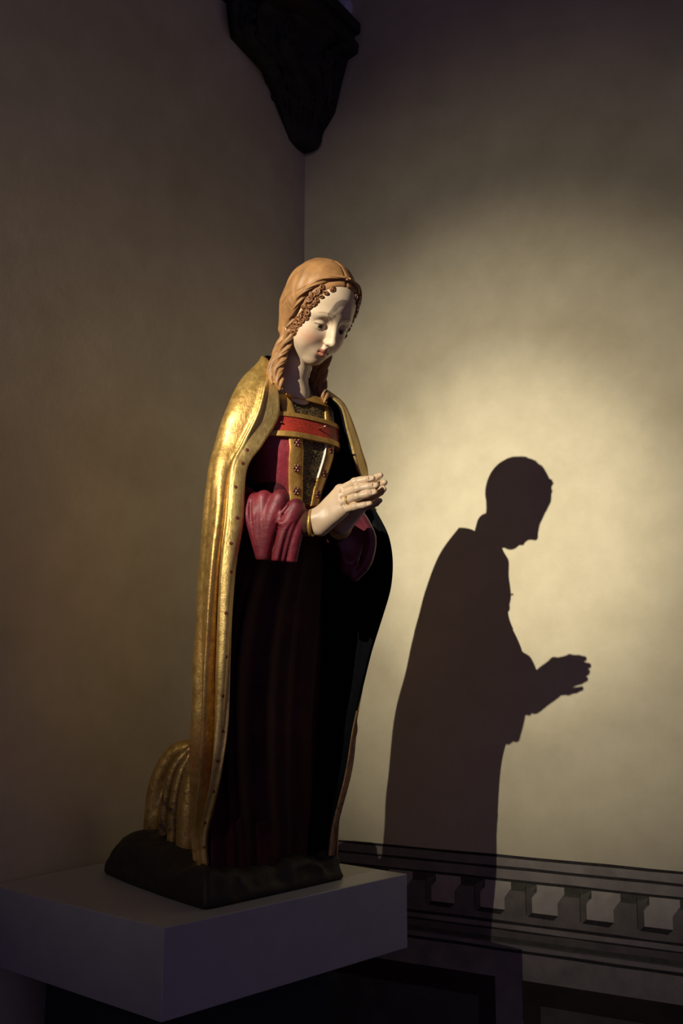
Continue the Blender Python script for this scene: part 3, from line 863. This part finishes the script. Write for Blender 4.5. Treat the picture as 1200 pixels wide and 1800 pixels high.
def head_y(x, z):
    """half width of the painted head at (x, z), read from its field"""
    i = int(np.clip(round((x - H.lo[0]) / H.h), 0, H.n[0] - 1)); k = int(np.clip(round((z - H.lo[2]) / H.h), 0, H.n[2] - 1))
    f = np.nonzero(H.F[i, :, k] < 0)[0]
    return 0.004 if len(f) == 0 else max(0.004, abs(H.ax[1][f[-1]]))
def on_head(z, s, back, lift):
    """point at the hairline (head frame): height z, side s, set back along the skull"""
    x = float(xh(z)) - back
    t = 1 - ((x - HC[0]) / HRr[0]) ** 2 - ((z - HC[2]) / HRr[2]) ** 2
    y = HRr[1] * math.sqrt(max(t, 0.0004)) if back > 0.004 else 0.0
    y = max(y, head_y(x, z))
    if back > 0.004 and z < 0.0: y = max(y, 0.057 + 0.25 * back)
    p = np.array([x, s * y, z]); n = np.array([x * 0.8, s * y, (z - 0.02) * 0.5]); n /= np.linalg.norm(n)
    return p + n * lift, n
# one curl: a little snail of hair
def curl_mesh():
    t = np.linspace(0, 1, 22); a = t * 3.0 * math.pi
    r = 0.0058 * (1 - 0.72 * t)
    Cc = np.stack([r * np.cos(a), r * np.sin(a), 0.0030 * t], 1)
    me = tube('curl', Cc, 0.0026 * (1 - 0.35 * t), 7)
    me.materials.append(M['hair_dark'])
    me.polygons.foreach_set('use_smooth', np.ones(len(me.polygons), dtype=bool)); return me
cme = curl_mesh()
for s in (-1, 1):
    for row, (back, lift) in enumerate(((-0.002, 0.0005), (0.0085, 0.0015))):
        zc = np.linspace(0.064, -0.062, 13) - row * 0.0045
        for k, zv in enumerate(zc):
            p, n = on_head(zv, s, back + random.uniform(-0.0012, 0.0012), lift)
            mt = orient(h2s(p), h2s(p + n) - h2s(p)) @ Matrix.Rotation(random.uniform(0, 6.28), 4, 'Z') @ Matrix.Rotation(random.uniform(-0.7, 0.7), 4, 'X')
            sc = random.uniform(1.0, 1.3)
            inst('curl', cme, hair, mt @ Matrix.Scale(sc, 4))

def rope(path, R, r, turns, n=3, seg=90, name='lock', m=None, parent=None, taper=None, flat=0.75, phase=0.0):
    """a lock of n strands twisted along a path"""
    Cp = cr(np.array(path), np.linspace(0, len(path) - 1, seg)); T, N, B = frames(Cp)
    t = np.linspace(0, 1, seg); tp = np.ones(seg) if taper is None else np.interp(t, *taper)
    parts = []
    for k in range(n):
        a = 2 * np.pi * (turns * t + k / n) + phase
        c = Cp + (R * tp)[:, None] * (np.cos(a)[:, None] * N + 0.75 * np.sin(a)[:, None] * B)
        parts.append(tube_vf(c, r * tp, 8, flat))
        for q in range(2):   # fine hairs riding on each strand
            b = a + (q - 0.5) * 0.55
            c2 = Cp + ((R + r * 0.62) * tp)[:, None] * (np.cos(b)[:, None] * N + 0.75 * np.sin(b)[:, None] * B)
            parts.append(tube_vf(c2, r * 0.42 * tp, 6, 1.0))
    V, Fc = join_np(parts)
    return obj(name, mesh_np(name, V, Fc), m, parent)
for s in (-1, 1):
    # twisted lock following the curls down to the ear
    pts = [h2s(on_head(zv, s, bk, 0.0005)[0]) for zv, bk in ((0.096, 0.012), (0.080, 0.019), (0.056, 0.024), (0.030, 0.027), (0.004, 0.029), (-0.024, 0.028), (-0.050, 0.022))]
    rope(pts, 0.0045, 0.0056, 1.1, 3, 90, 'twisted_lock', M['hair'], hair, ([0, 0.15, 0.8, 1], [0.35, 0.9, 1.25, 1.2]))
    # braid falling on the shoulder
    e0 = h2s(on_head(-0.048, s, 0.016, -0.004)[0])
    yb = (lambda l: l if s < 0 else -l + 0.012)
    path = [e0, (0.082, yb(-0.060), 1.184), (0.066, yb(-0.061), 1.156), (0.056, yb(-0.063), 1.130), (0.053, yb(-0.067), 1.105), (0.058, yb(-0.068), 1.080), (0.062, yb(-0.067), 1.062)]
    rope(path, 0.0060, 0.0070, 1.9, 3, 120, 'braid', M['hair'], hair, ([0, 0.12, 0.5, 0.85, 1], [0.8, 1.0, 1.05, 0.9, 0.35]), 0.8, 0.6)

for s in (-1, 1):
    # looser lock falling from the nape behind the braid
    yb = (lambda l: l if s < 0 else -l + 0.012)
    path = [(0.074, yb(-0.046), 1.222), (0.066, yb(-0.052), 1.190), (0.053, yb(-0.057), 1.160), (0.040, yb(-0.061), 1.130), (0.038, yb(-0.067), 1.100), (0.046, yb(-0.070), 1.078)]
    rope(path, 0.0062, 0.0082, 1.2, 3, 90, 'loose_lock', M['hair'], hair, ([0, 0.2, 0.8, 1], [1.2, 1.1, 1.0, 0.5]), 0.8, 1.9)

# ---------------------------------------------------------------- mantle
RW = [
 [(.046,-.062,1.080),(.022,-.068,1.118),(.004,-.060,1.146),(-.034,-.030,1.166),(-.044,.012,1.174),(-.045,.055,1.165),(-.014,.082,1.150),(.022,.090,1.122),(.058,.088,1.088)],
 [(.064,-.078,1.042),(.032,-.108,1.072),(-.022,-.115,1.092),(-.072,-.045,1.100),(-.102,.030,1.105),(-.080,.110,1.100),(-.010,.158,1.100),(.045,.158,1.085),(.078,.118,1.056)],
 [(.066,-.096,.998),(.034,-.143,1.003),(-.026,-.166,1.008),(-.102,-.072,1.010),(-.147,.030,1.010),(-.110,.150,1.010),(-.020,.210,1.010),(.058,.200,1.010),(.088,.136,1.000)],
 [(.040,-.126,.938),(.014,-.172,.940),(-.040,-.188,.940),(-.118,-.088,.940),(-.167,.030,.940),(-.130,.170,.940),(-.020,.238,.940),(.072,.224,.940),(.094,.150,.940)],
 [(.026,-.158,.880),(.004,-.196,.880),(-.045,-.202,.880),(-.128,-.092,.880),(-.187,.030,.880),(-.145,.180,.880),(-.020,.250,.880),(.090,.236,.880),(.110,.172,.880)],
 [(.030,-.170,.765),(.006,-.212,.765),(-.050,-.209,.765),(-.140,-.093,.765),(-.214,.030,.765),(-.170,.185,.765),(-.030,.265,.765),(.100,.275,.765),(.128,.240,.765)],
 [(.036,-.188,.660),(.008,-.226,.660),(-.050,-.218,.660),(-.158,-.085,.660),(-.246,.035,.660),(-.190,.190,.660),(-.040,.275,.660),(.085,.286,.660),(.096,.252,.660)],
 [(.030,-.193,.500),(.002,-.226,.500),(-.056,-.216,.500),(-.172,-.072,.500),(-.268,.042,.500),(-.200,.190,.500),(-.060,.270,.500),(.030,.286,.500),(.042,.258,.500)],
 [(.024,-.191,.360),(-.006,-.220,.360),(-.060,-.212,.360),(-.178,-.068,.360),(-.278,.046,.360),(-.210,.180,.360),(-.070,.240,.360),(.012,.254,.360),(.030,.234,.360)],
 [(.010,-.196,.250),(-.016,-.218,.250),(-.066,-.206,.250),(-.180,-.066,.250),(-.285,.048,.250),(-.220,.170,.250),(-.080,.222,.250),(.002,.240,.250),(.026,.224,.250)],
 [(-.012,-.190,.130),(-.036,-.206,.130),(-.082,-.196,.130),(-.185,-.070,.130),(-.290,.050,.130),(-.230,.160,.130),(-.080,.204,.130),(-.008,.214,.130),(.010,.196,.130)],
 [(-.022,-.186,.055),(-.044,-.198,.055),(-.088,-.188,.055),(-.185,-.070,.055),(-.290,.050,.055),(-.235,.150,.055),(-.080,.200,.055),(-.012,.204,.055),(-.002,.188,.055)],
]
RW = np.array(RW)
RW[1, :3, 1] += .010; RW[2, :3, 1] += .018; RW[3:10, :3, 1] += .028; RW[3:10, 3, 1] += .02; RW[1:3, 3, 1] += .012
RW[6:9, 0, 0] -= .008
RW[9, 0, :2] = (.000, -.166); RW[9, 1, :2] = (-.022, -.182); RW[9, 2, :2] = (-.074, -.170)
RW[10, 0, :2] = (-.070, -.132); RW[10, 1, :2] = (-.088, -.140); RW[10, 2, :2] = (-.124, -.120)
RW[11, 0, :2] = (-.078, -.120); RW[11, 1, :2] = (-.094, -.128); RW[11, 2, :2] = (-.124, -.110)
RW[1, 0, :2] = (.053, -.060); RW[2, 0, :2] = (.053, -.066)
for r_, c7, c8 in ((2, (.050, .206), (.076, .146)), (3, (.055, .240), (.078, .168)), (4, (.035, .265), (.066, .220)), (5, (.058, .279), (.102, .264)), (6, (.050, .288), (.096, .274)),
                   (7, (.000, .286), (.040, .272)), (8, (.000, .253), (.026, .238)), (9, (-.004, .240), (.020, .215)), (10, (-.010, .214), (.006, .184)), (11, (-.012, .206), (-.004, .174))):
    RW[r_, 7, :2] = c7; RW[r_, 8, :2] = c8
def mantle_pts(cv, vv):
    A = cr(RW, vv)                                   # (nv, 9, 3)
    A = np.swapaxes(cr(np.swapaxes(A, 0, 1), cv), 0, 1)   # (nv, nu, 3)
    # outward direction in plan
    dU = np.gradient(A, axis=1); N = np.stack([-dU[..., 1], dU[..., 0], 0 * dU[..., 0]], -1)
    N /= np.linalg.norm(N, axis=-1, keepdims=True) + 1e-9
    z = A[..., 2]; c = np.broadcast_to(cv[None], z.shape)
    k = np.clip((1.0 - z) / 0.18, 0, 1); k = k * k * (3 - 2 * k)
    ga = lambda m, s: np.exp(-((c - m) / s) ** 2)
    low = np.clip((0.9 - z) / 0.5, 0, 1)
    d = -0.016 * ga(0.80 + 0.10 * low, 0.14) + 0.007 * ga(0.35, 0.25) + 0.009 * ga(1.22, 0.20) - 0.013 * ga(1.75, 0.15) + 0.006 * ga(2.1, 0.2)
    d = d - 0.014 * ga(2.75, 0.22) + 0.012 * ga(3.25, 0.25) - 0.014 * ga(3.85, 0.22) + 0.012 * ga(4.4, 0.25) - 0.012 * ga(4.95, 0.22) + 0.010 * ga(5.5, 0.3) - 0.012 * ga(6.1, 0.22) - 0.010 * ga(6.9, 0.2)
    d = d * (0.35 + 0.65 * low)
    d = d + 0.004 * low * np.sin(c * 9 + z * 7)
    # ridge where the border turns, on the shoulder
    sh = np.clip((1.10 - z) / 0.03, 0, 1) * np.clip((z - 0.86) / 0.10, 0, 1)
    d = d * k + 0.006 * sh * ga(0.85, 0.10)
    A = A + N * d[..., None]
    A = A + N * (0.0016 * nz(A, 60, 11))[..., None]
    return A, N
cv = np.linspace(0, 8, 330); vv = np.linspace(0, len(RW) - 1, 260)
MA, MN = mantle_pts(cv, vv)
# make sure N points outwards (away from the axis)
if (MN[130, 160] @ (MA[130, 160] - np.array([-0.08, 0.03, 0]))) < 0: MN = -MN
TH = 0.008
inner = MA - MN * TH
nv_, nu_ = MA.shape[:2]; Nn = nv_ * nu_
i = np.arange(Nn).reshape(nv_, nu_)
Q = np.stack([i[:-1, :-1], i[:-1, 1:], i[1:, 1:], i[1:, :-1]], -1).reshape(-1, 4)
rim = []
for e in (i[0, :], i[-1, ::-1], i[::-1, 0], i[:, -1]):
    rim += [[p, p + Nn, q + Nn, q] for p, q in zip(e[:-1], e[1:])]
allq = np.concatenate([Q, Q[:, ::-1] + Nn, np.array(rim)])
mme = mesh_np('mantle', np.concatenate([MA.reshape(-1, 3), inner.reshape(-1, 3)]), allq)
mme.materials.append(M['gold']); mme.materials.append(M['lining'])
mi = np.zeros(len(mme.polygons), dtype=np.int32); mi[len(Q):2 * len(Q)] = 1
mi[-(nv_ - 1):] = 1
mme.polygons.foreach_set('material_index', mi)
mantle = obj('mantle', mme, None, statue)

def mantle_strip(name, c0f, c1f, v0, v1, lift, m, nu=14, nv=220):
    """raised band lying on the outside of the mantle between two columns"""
    vv = np.linspace(v0, v1, nv); u = np.linspace(0, 1, nu)
    cvx = np.linspace(0, 8, 801)
    A, N = mantle_pts(cvx, vv)
    if (N[nv // 2, 400] @ (A[nv // 2, 400] - np.array([-0.08, 0.03, 0]))) < 0: N = -N
    a = np.array([c0f(v) for v in vv]); b = np.array([c1f(v) for v in vv])
    cc_ = a[:, None] + (b - a)[:, None] * u
    j = np.clip(np.round(cc_ / 8 * 800).astype(int), 0, 800); r = np.arange(nv)[:, None]
    Pm, Nm = A[r, j], N[r, j]
    prof = np.where(u > 0.86, 1.5, 1.0) * np.where((u < 0.02) | (u > 0.98), 0.1, 1.0)
    return Pm + Nm * (lift * prof)[None, :, None], Pm, Nm
def add_border(side, va=0.25, vb=11, m='gold_border', taper=False):
    if side < 0: c0f, c1f = (lambda v: 0.0), (lambda v: np.interp(v, [0, 1, 2, 4, 6, 11], [0.75, 0.85, 0.86, 0.80, 0.74, 0.70]))
    else: c0f, c1f = (lambda v: 8.0), (lambda v: 8.0 - np.interp(v, [0, 1, 2, 4, 6, 11], [0.55, 0.6, 0.6, 0.62, 0.7, 0.7]))
    if taper: c1f = lambda v: 8.0 - np.interp(v, [va, va + 0.6, 11], [0.06, 0.6, 0.7])
    T, Pm, Nm = mantle_strip('border', c0f, c1f, va, vb, 0.0025 if taper else 0.0035, M[m])
    bot = Pm - Nm * 0.003
    nv, nu = T.shape[:2]; N = nv * nu; i = np.arange(N).reshape(nv, nu)
    Q = np.stack([i[:-1, :-1], i[:-1, 1:], i[1:, 1:], i[1:, :-1]], -1).reshape(-1, 4)
    rim = []
    for e in (i[0, :], i[-1, ::-1], i[::-1, 0], i[:, -1]):
        rim += [[p, p + N, q + N, q] for p, q in zip(e[:-1], e[1:])]
    o = obj('border', mesh_np('border', np.concatenate([T.reshape(-1, 3), bot.reshape(-1, 3)]), np.concatenate([Q, Q[:, ::-1] + N, np.array(rim)])), M[m], mantle)
    return T, Nm
bT, bN = add_border(-1)
add_border(1, 0.25, 4.4)
add_border(1, 7.9, 11, 'gold_worn_shaded', True)
# row of dark red spots down the border
spot_me = grid_mesh('spot', np.array([[(r * math.cos(a), r * math.sin(a), h) for a in np.linspace(0, 2 * np.pi, 12, endpoint=False)] for r, h in ((0.0034, -0.001), (0.0036, 0.0004), (0.0024, 0.0010), (0.0003, 0.0012))]), True, True)
spot_me.materials.append(M['red_spot'])
for rI in list(range(62, 206, 11)):
    jI = 6 + (rI // 11) % 2 * 2
    p = bT[rI, jI]; n = np.cross(bT[rI, jI + 1] - bT[rI, jI - 1], bT[rI + 1, jI] - bT[rI - 1, jI]); n /= np.linalg.norm(n)
    if n @ bN[rI, jI] < 0: n = -n
    inst('spot', spot_me, mantle, orient(p + n * 0.0004, n))

# ---------------------------------------------------------------- train of the mantle over the feet
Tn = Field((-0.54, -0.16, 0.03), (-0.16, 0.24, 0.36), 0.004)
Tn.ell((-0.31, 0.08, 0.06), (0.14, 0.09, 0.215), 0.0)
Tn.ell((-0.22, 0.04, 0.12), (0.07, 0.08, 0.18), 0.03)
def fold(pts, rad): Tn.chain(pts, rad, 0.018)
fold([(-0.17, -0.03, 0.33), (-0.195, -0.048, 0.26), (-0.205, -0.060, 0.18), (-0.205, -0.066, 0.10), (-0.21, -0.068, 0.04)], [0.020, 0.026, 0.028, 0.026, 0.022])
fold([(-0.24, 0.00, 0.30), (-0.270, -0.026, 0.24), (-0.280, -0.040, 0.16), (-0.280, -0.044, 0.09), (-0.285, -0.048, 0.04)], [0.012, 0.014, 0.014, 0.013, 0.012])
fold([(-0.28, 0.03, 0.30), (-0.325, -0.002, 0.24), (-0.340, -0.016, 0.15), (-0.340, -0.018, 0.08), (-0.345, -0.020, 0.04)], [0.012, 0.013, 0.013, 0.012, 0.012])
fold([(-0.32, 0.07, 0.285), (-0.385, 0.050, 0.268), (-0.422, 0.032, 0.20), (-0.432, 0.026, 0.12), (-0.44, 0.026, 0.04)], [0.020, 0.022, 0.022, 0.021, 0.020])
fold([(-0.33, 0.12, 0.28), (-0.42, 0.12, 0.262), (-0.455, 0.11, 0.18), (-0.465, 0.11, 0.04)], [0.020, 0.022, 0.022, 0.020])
obj('train', Tn.mesh('train'), M['gold_shaded'], mantle)

# ---------------------------------------------------------------- sleeves
def sleeve(side):
    S = Field((-0.10, -0.22, 0.62), (0.20, 0.26, 0.90), 0.0022)
    if side < 0:
        S.cone((-0.04, -0.100, 0.83), (0.02, -0.090, 0.785), 0.038, 0.044, 0.0)
        S.cone((0.02, -0.088, 0.785), (0.085, -0.055, 0.775), 0.045, 0.036, 0.02)
        # hanging folds, cut flat at the hem
        S.chain([(0.026, -0.106, 0.812), (0.038, -0.112, 0.765), (0.046, -0.100, 0.675)], [0.021, 0.020, 0.009], 0.008)
        S.chain([(0.052, -0.104, 0.818), (0.054, -0.108, 0.770), (0.050, -0.100, 0.675)], [0.020, 0.019, 0.009], 0.008)
        S.chain([(0.086, -0.090, 0.818), (0.074, -0.104, 0.770), (0.054, -0.102, 0.700)], [0.020, 0.018, 0.010], 0.008)
        S.chain([(0.116, -0.074, 0.798), (0.104, -0.088, 0.755), (0.076, -0.092, 0.670)], [0.019, 0.0180, 0.0135], 0.003)
        S.chain([(0.120, -0.060, 0.785), (0.114, -0.072, 0.740), (0.096, -0.070, 0.670)], [0.015, 0.0140, 0.011], 0.003)
        S.chain([(0.038, -0.098, 0.76), (0.062, -0.078, 0.72), (0.075, -0.070, 0.66)], [0.02, 0.02, 0.016], 0.004)
        # soft creases on the first fold and a pinched eye on the second
        S.chain([(0.036, -0.129, 0.812), (0.042, -0.134, 0.775), (0.048, -0.128, 0.720)], [0.0015, 0.0030, 0.0015], 0.005, 's')
        S.chain([(0.062, -0.127, 0.822), (0.058, -0.130, 0.785), (0.054, -0.126, 0.740)], [0.0012, 0.0025, 0.0012], 0.005, 's')
        S.chain([(0.112, -0.097, 0.800), (0.101, -0.106, 0.782), (0.098, -0.108, 0.766), (0.108, -0.103, 0.762), (0.118, -0.092, 0.776)], [0.0025, 0.0035, 0.0045, 0.0040, 0.0025], 0.006)
        # deep cuts between the folds
        S.chain([(0.122, -0.102, 0.824), (0.106, -0.110, 0.786), (0.085, -0.119, 0.742), (0.063, -0.117, 0.680)], [0.0030, 0.0055, 0.0070, 0.0065], 0.003, 's')
        S.chain([(0.124, -0.094, 0.762), (0.114, -0.099, 0.735), (0.092, -0.096, 0.670)], [0.002, 0.0050, 0.0065], 0.003, 's')
        S.op(lambda x, y, z: (0.688 - 0.10 * (x - 0.06)) - z, (-0.1, -0.22, 0.62), (0.2, 0.26, 0.9), 0.004, 'i')
        S.ell((0.132, -0.038, 0.768), (0.022, 0.024, 0.030), 0.006, 's')
    else:
        S.cone((-0.05, 0.21, 0.83), (0.03, 0.180, 0.785), 0.048, 0.050, 0.0)
        S.cone((0.03, 0.180, 0.780), (0.095, 0.125, 0.775), 0.050, 0.045, 0.02)
        S.chain([(0.120, 0.130, 0.800), (0.136, 0.150, 0.755), (0.124, 0.150, 0.700), (0.098, 0.140, 0.668)], [0.014, 0.013, 0.012, 0.010], 0.012)
        S.chain([(0.085, 0.135, 0.80), (0.095, 0.130, 0.74), (0.085, 0.130, 0.69)], [0.030, 0.026, 0.018], 0.012)
        S.ell((0.125, 0.095, 0.742), (0.040, 0.046, 0.060), 0.006, 's')
    return S.mesh('sleeve')
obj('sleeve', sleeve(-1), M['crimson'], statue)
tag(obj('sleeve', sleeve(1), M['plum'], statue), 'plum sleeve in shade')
def wrist(side):
    if side < 0: a, b = np.array((0.055, -0.078, 0.772)), np.array((0.140, -0.042, 0.767))
    else: a, b = np.array((0.060, 0.120, 0.775)), np.array((0.140, 0.040, 0.770))
    P = [a + (b - a) * t for t in (0, 0.3, 0.6, 0.9)]
    cu = obj('cuff', tube('cuff', P, [0.026, 0.0265, 0.0262, 0.0258], 24, 1.12), M['brown_cuff'], statue)
    q = [a + (b - a) * t for t in (0.91, 0.935, 0.96, 0.975)]
    obj('cuff_edge', tube('cuff_edge', q, [0.0260, 0.0268, 0.0268, 0.0250], 28, 1.12), M['gold_trim'], cu)
wrist(-1); wrist(1)

# ---------------------------------------------------------------- hands
def hand(side):
    D = Field((0.10, -0.085, 0.70), (0.31, 0.085, 0.90), 0.0014)
    m = -1.0 if side < 0 else 1.0       # lateral sign; right hand written below, left mirrored
    dz = 0.0 if side < 0 else 0.009
    da = 0.0 if side < 0 else 0.004
    w = 0.002
    P = lambda a, l, z: (a + da, (l + w) * (-m) - w, z + dz)
    Wr = P(0.128, -0.046, 0.766)
    K = {'i': P(0.196, -0.026, 0.832), 'm': P(0.202, -0.029, 0.819), 'r': P(0.204, -0.029, 0.805), 'p': P(0.203, -0.027, 0.789)}
    J = {'i': P(0.235, -0.026, 0.844), 'm': P(0.245, -0.029, 0.829), 'r': P(0.243, -0.029, 0.813), 'p': P(0.235, -0.027, 0.793)}
    J2 = {'i': P(0.257, -0.018, 0.848), 'm': P(0.266, -0.020, 0.832), 'r': P(0.264, -0.021, 0.817), 'p': P(0.253, -0.021, 0.795)}
    Tp = {'i': P(0.271, -0.0125, 0.850), 'm': P(0.281, -0.0130, 0.834), 'r': P(0.278, -0.0140, 0.820), 'p': P(0.267, -0.0155, 0.798)}
    # palm and wrist
    D.cone(P(0.110, -0.054, 0.768), P(0.150, -0.036, 0.775), 0.0245, 0.0235, 0.0)
    for f, r in (('i', 0.0125), ('m', 0.0125), ('r', 0.0120), ('p', 0.0110)):
        D.cone(P(0.150, -0.034, 0.772 + {'i': .012, 'm': .006, 'r': -.002, 'p': -.008}[f]), K[f], 0.017, r, 0.010)
    D.ell(P(0.178, -0.024, 0.795), (0.030, 0.014, 0.024), 0.012)
    D.cone(P(0.150, -0.036, 0.755), K['p'], 0.016, 0.0105, 0.012)         # heel of the hand
    for f, r in (('i', 0.0086), ('m', 0.0088), ('r', 0.0084), ('p', 0.0074)):
        for A, B, r1, r2 in ((K[f], J[f], r * 1.12, r * 0.98), (J[f], J2[f], r * 1.0, r * 0.88), (J2[f], Tp[f], r * 0.88, r * 0.70)):
            D.cone(A, B, r1, r2, 0.0028)
        D.ell(K[f], (r * 1.25,) * 3, 0.006); D.ell(J[f], (r * 1.06,) * 3, 0.004)
    # thumb lies along the top edge of the palm
    D.chain([P(0.156, -0.030, 0.792), P(0.184, -0.014, 0.828), P(0.205, -0.008, 0.842), P(0.226, -0.006, 0.846)], [0.0130, 0.0100, 0.0088, 0.0068], 0.008)
    # grooves between the fingers
    for f, g in (('i', 'm'), ('m', 'r'), ('r', 'p')):
        a = (np.array(K[f]) + np.array(K[g])) / 2; b = (np.array(J2[f]) + np.array(J2[g])) / 2
        o_ = np.array([0.008, -0.0105 * (-m) , 0]) if side < 0 else np.array([0.008, 0.0105, 0])
        o_ = np.array([0.008, m * 0.0105, 0])
        D.cone(a + o_, b + np.array([0, m * 0.0085, 0]), 0.0018, 0.0016, 0.003, 's')
    # nails: small flat hollows on the finger backs
    for f in 'imrp':
        t = np.array(Tp[f]); j = np.array(J2[f]); d = (t - j) / np.linalg.norm(t - j)
        D.ell(t + np.array([-0.001, m * 0.0066, 0.0005]), (0.0050, 0.0016, 0.0038), 0.0012, 's')
    me = D.mesh('hand')
    v = verts_of(me).astype(float)
    c = np.tile(np.array([0.64, 0.465, 0.315]), (len(v), 1))
    for f in 'imrp':
        t = np.array(Tp[f]) + np.array([-0.001, m * 0.006, 0.0005])
        d = np.exp(-(((v - t) / np.array([0.0058, 0.004, 0.0046])) ** 2).sum(1) ** 2)
        c = c * (1 - 0.35 * d[:, None]) + np.array([0.62, 0.36, 0.24]) * 0.35 * d[:, None]
        k = np.array(K[f]); d = np.exp(-(((v - k) / 0.012) ** 2).sum(1))
        c = c * (1 - 0.12 * d[:, None]) + np.array([0.70, 0.38, 0.26]) * 0.12 * d[:, None]
    vcol(me, c)
    o = obj('hand', me, M['skin'], statue)
    return o, K, J
hR, KR, JR = hand(-1)
hL, KL, JL = hand(1)
k_, j_ = np.array(KR['r']), np.array(JR['r'])
ctr = k_ + (j_ - k_) * 0.42; dr = (j_ - k_) / np.linalg.norm(j_ - k_)
a_ = np.linspace(0, 2 * np.pi, 33)[:-1]
e1 = np.cross(dr, (0, 0, 1.0)); e1 /= np.linalg.norm(e1); e2 = np.cross(dr, e1)
ringC = np.array([ctr + 0.0100 * (math.cos(t) * e1 + math.sin(t) * e2) for t in a_])
rp = []
for t, c in zip(a_, ringC):
    n_ = math.cos(t) * e1 + math.sin(t) * e2
    rp.append([c + 0.0016 * (math.cos(q) * n_ + math.sin(q) * dr * 1.3) for q in np.linspace(0, 2 * np.pi, 9)[:-1]])
rp = np.array(rp); rp = np.concatenate([rp, rp[:1]])
obj('finger_ring', grid_mesh('finger_ring', rp, True), M['gold_trim'], hR)
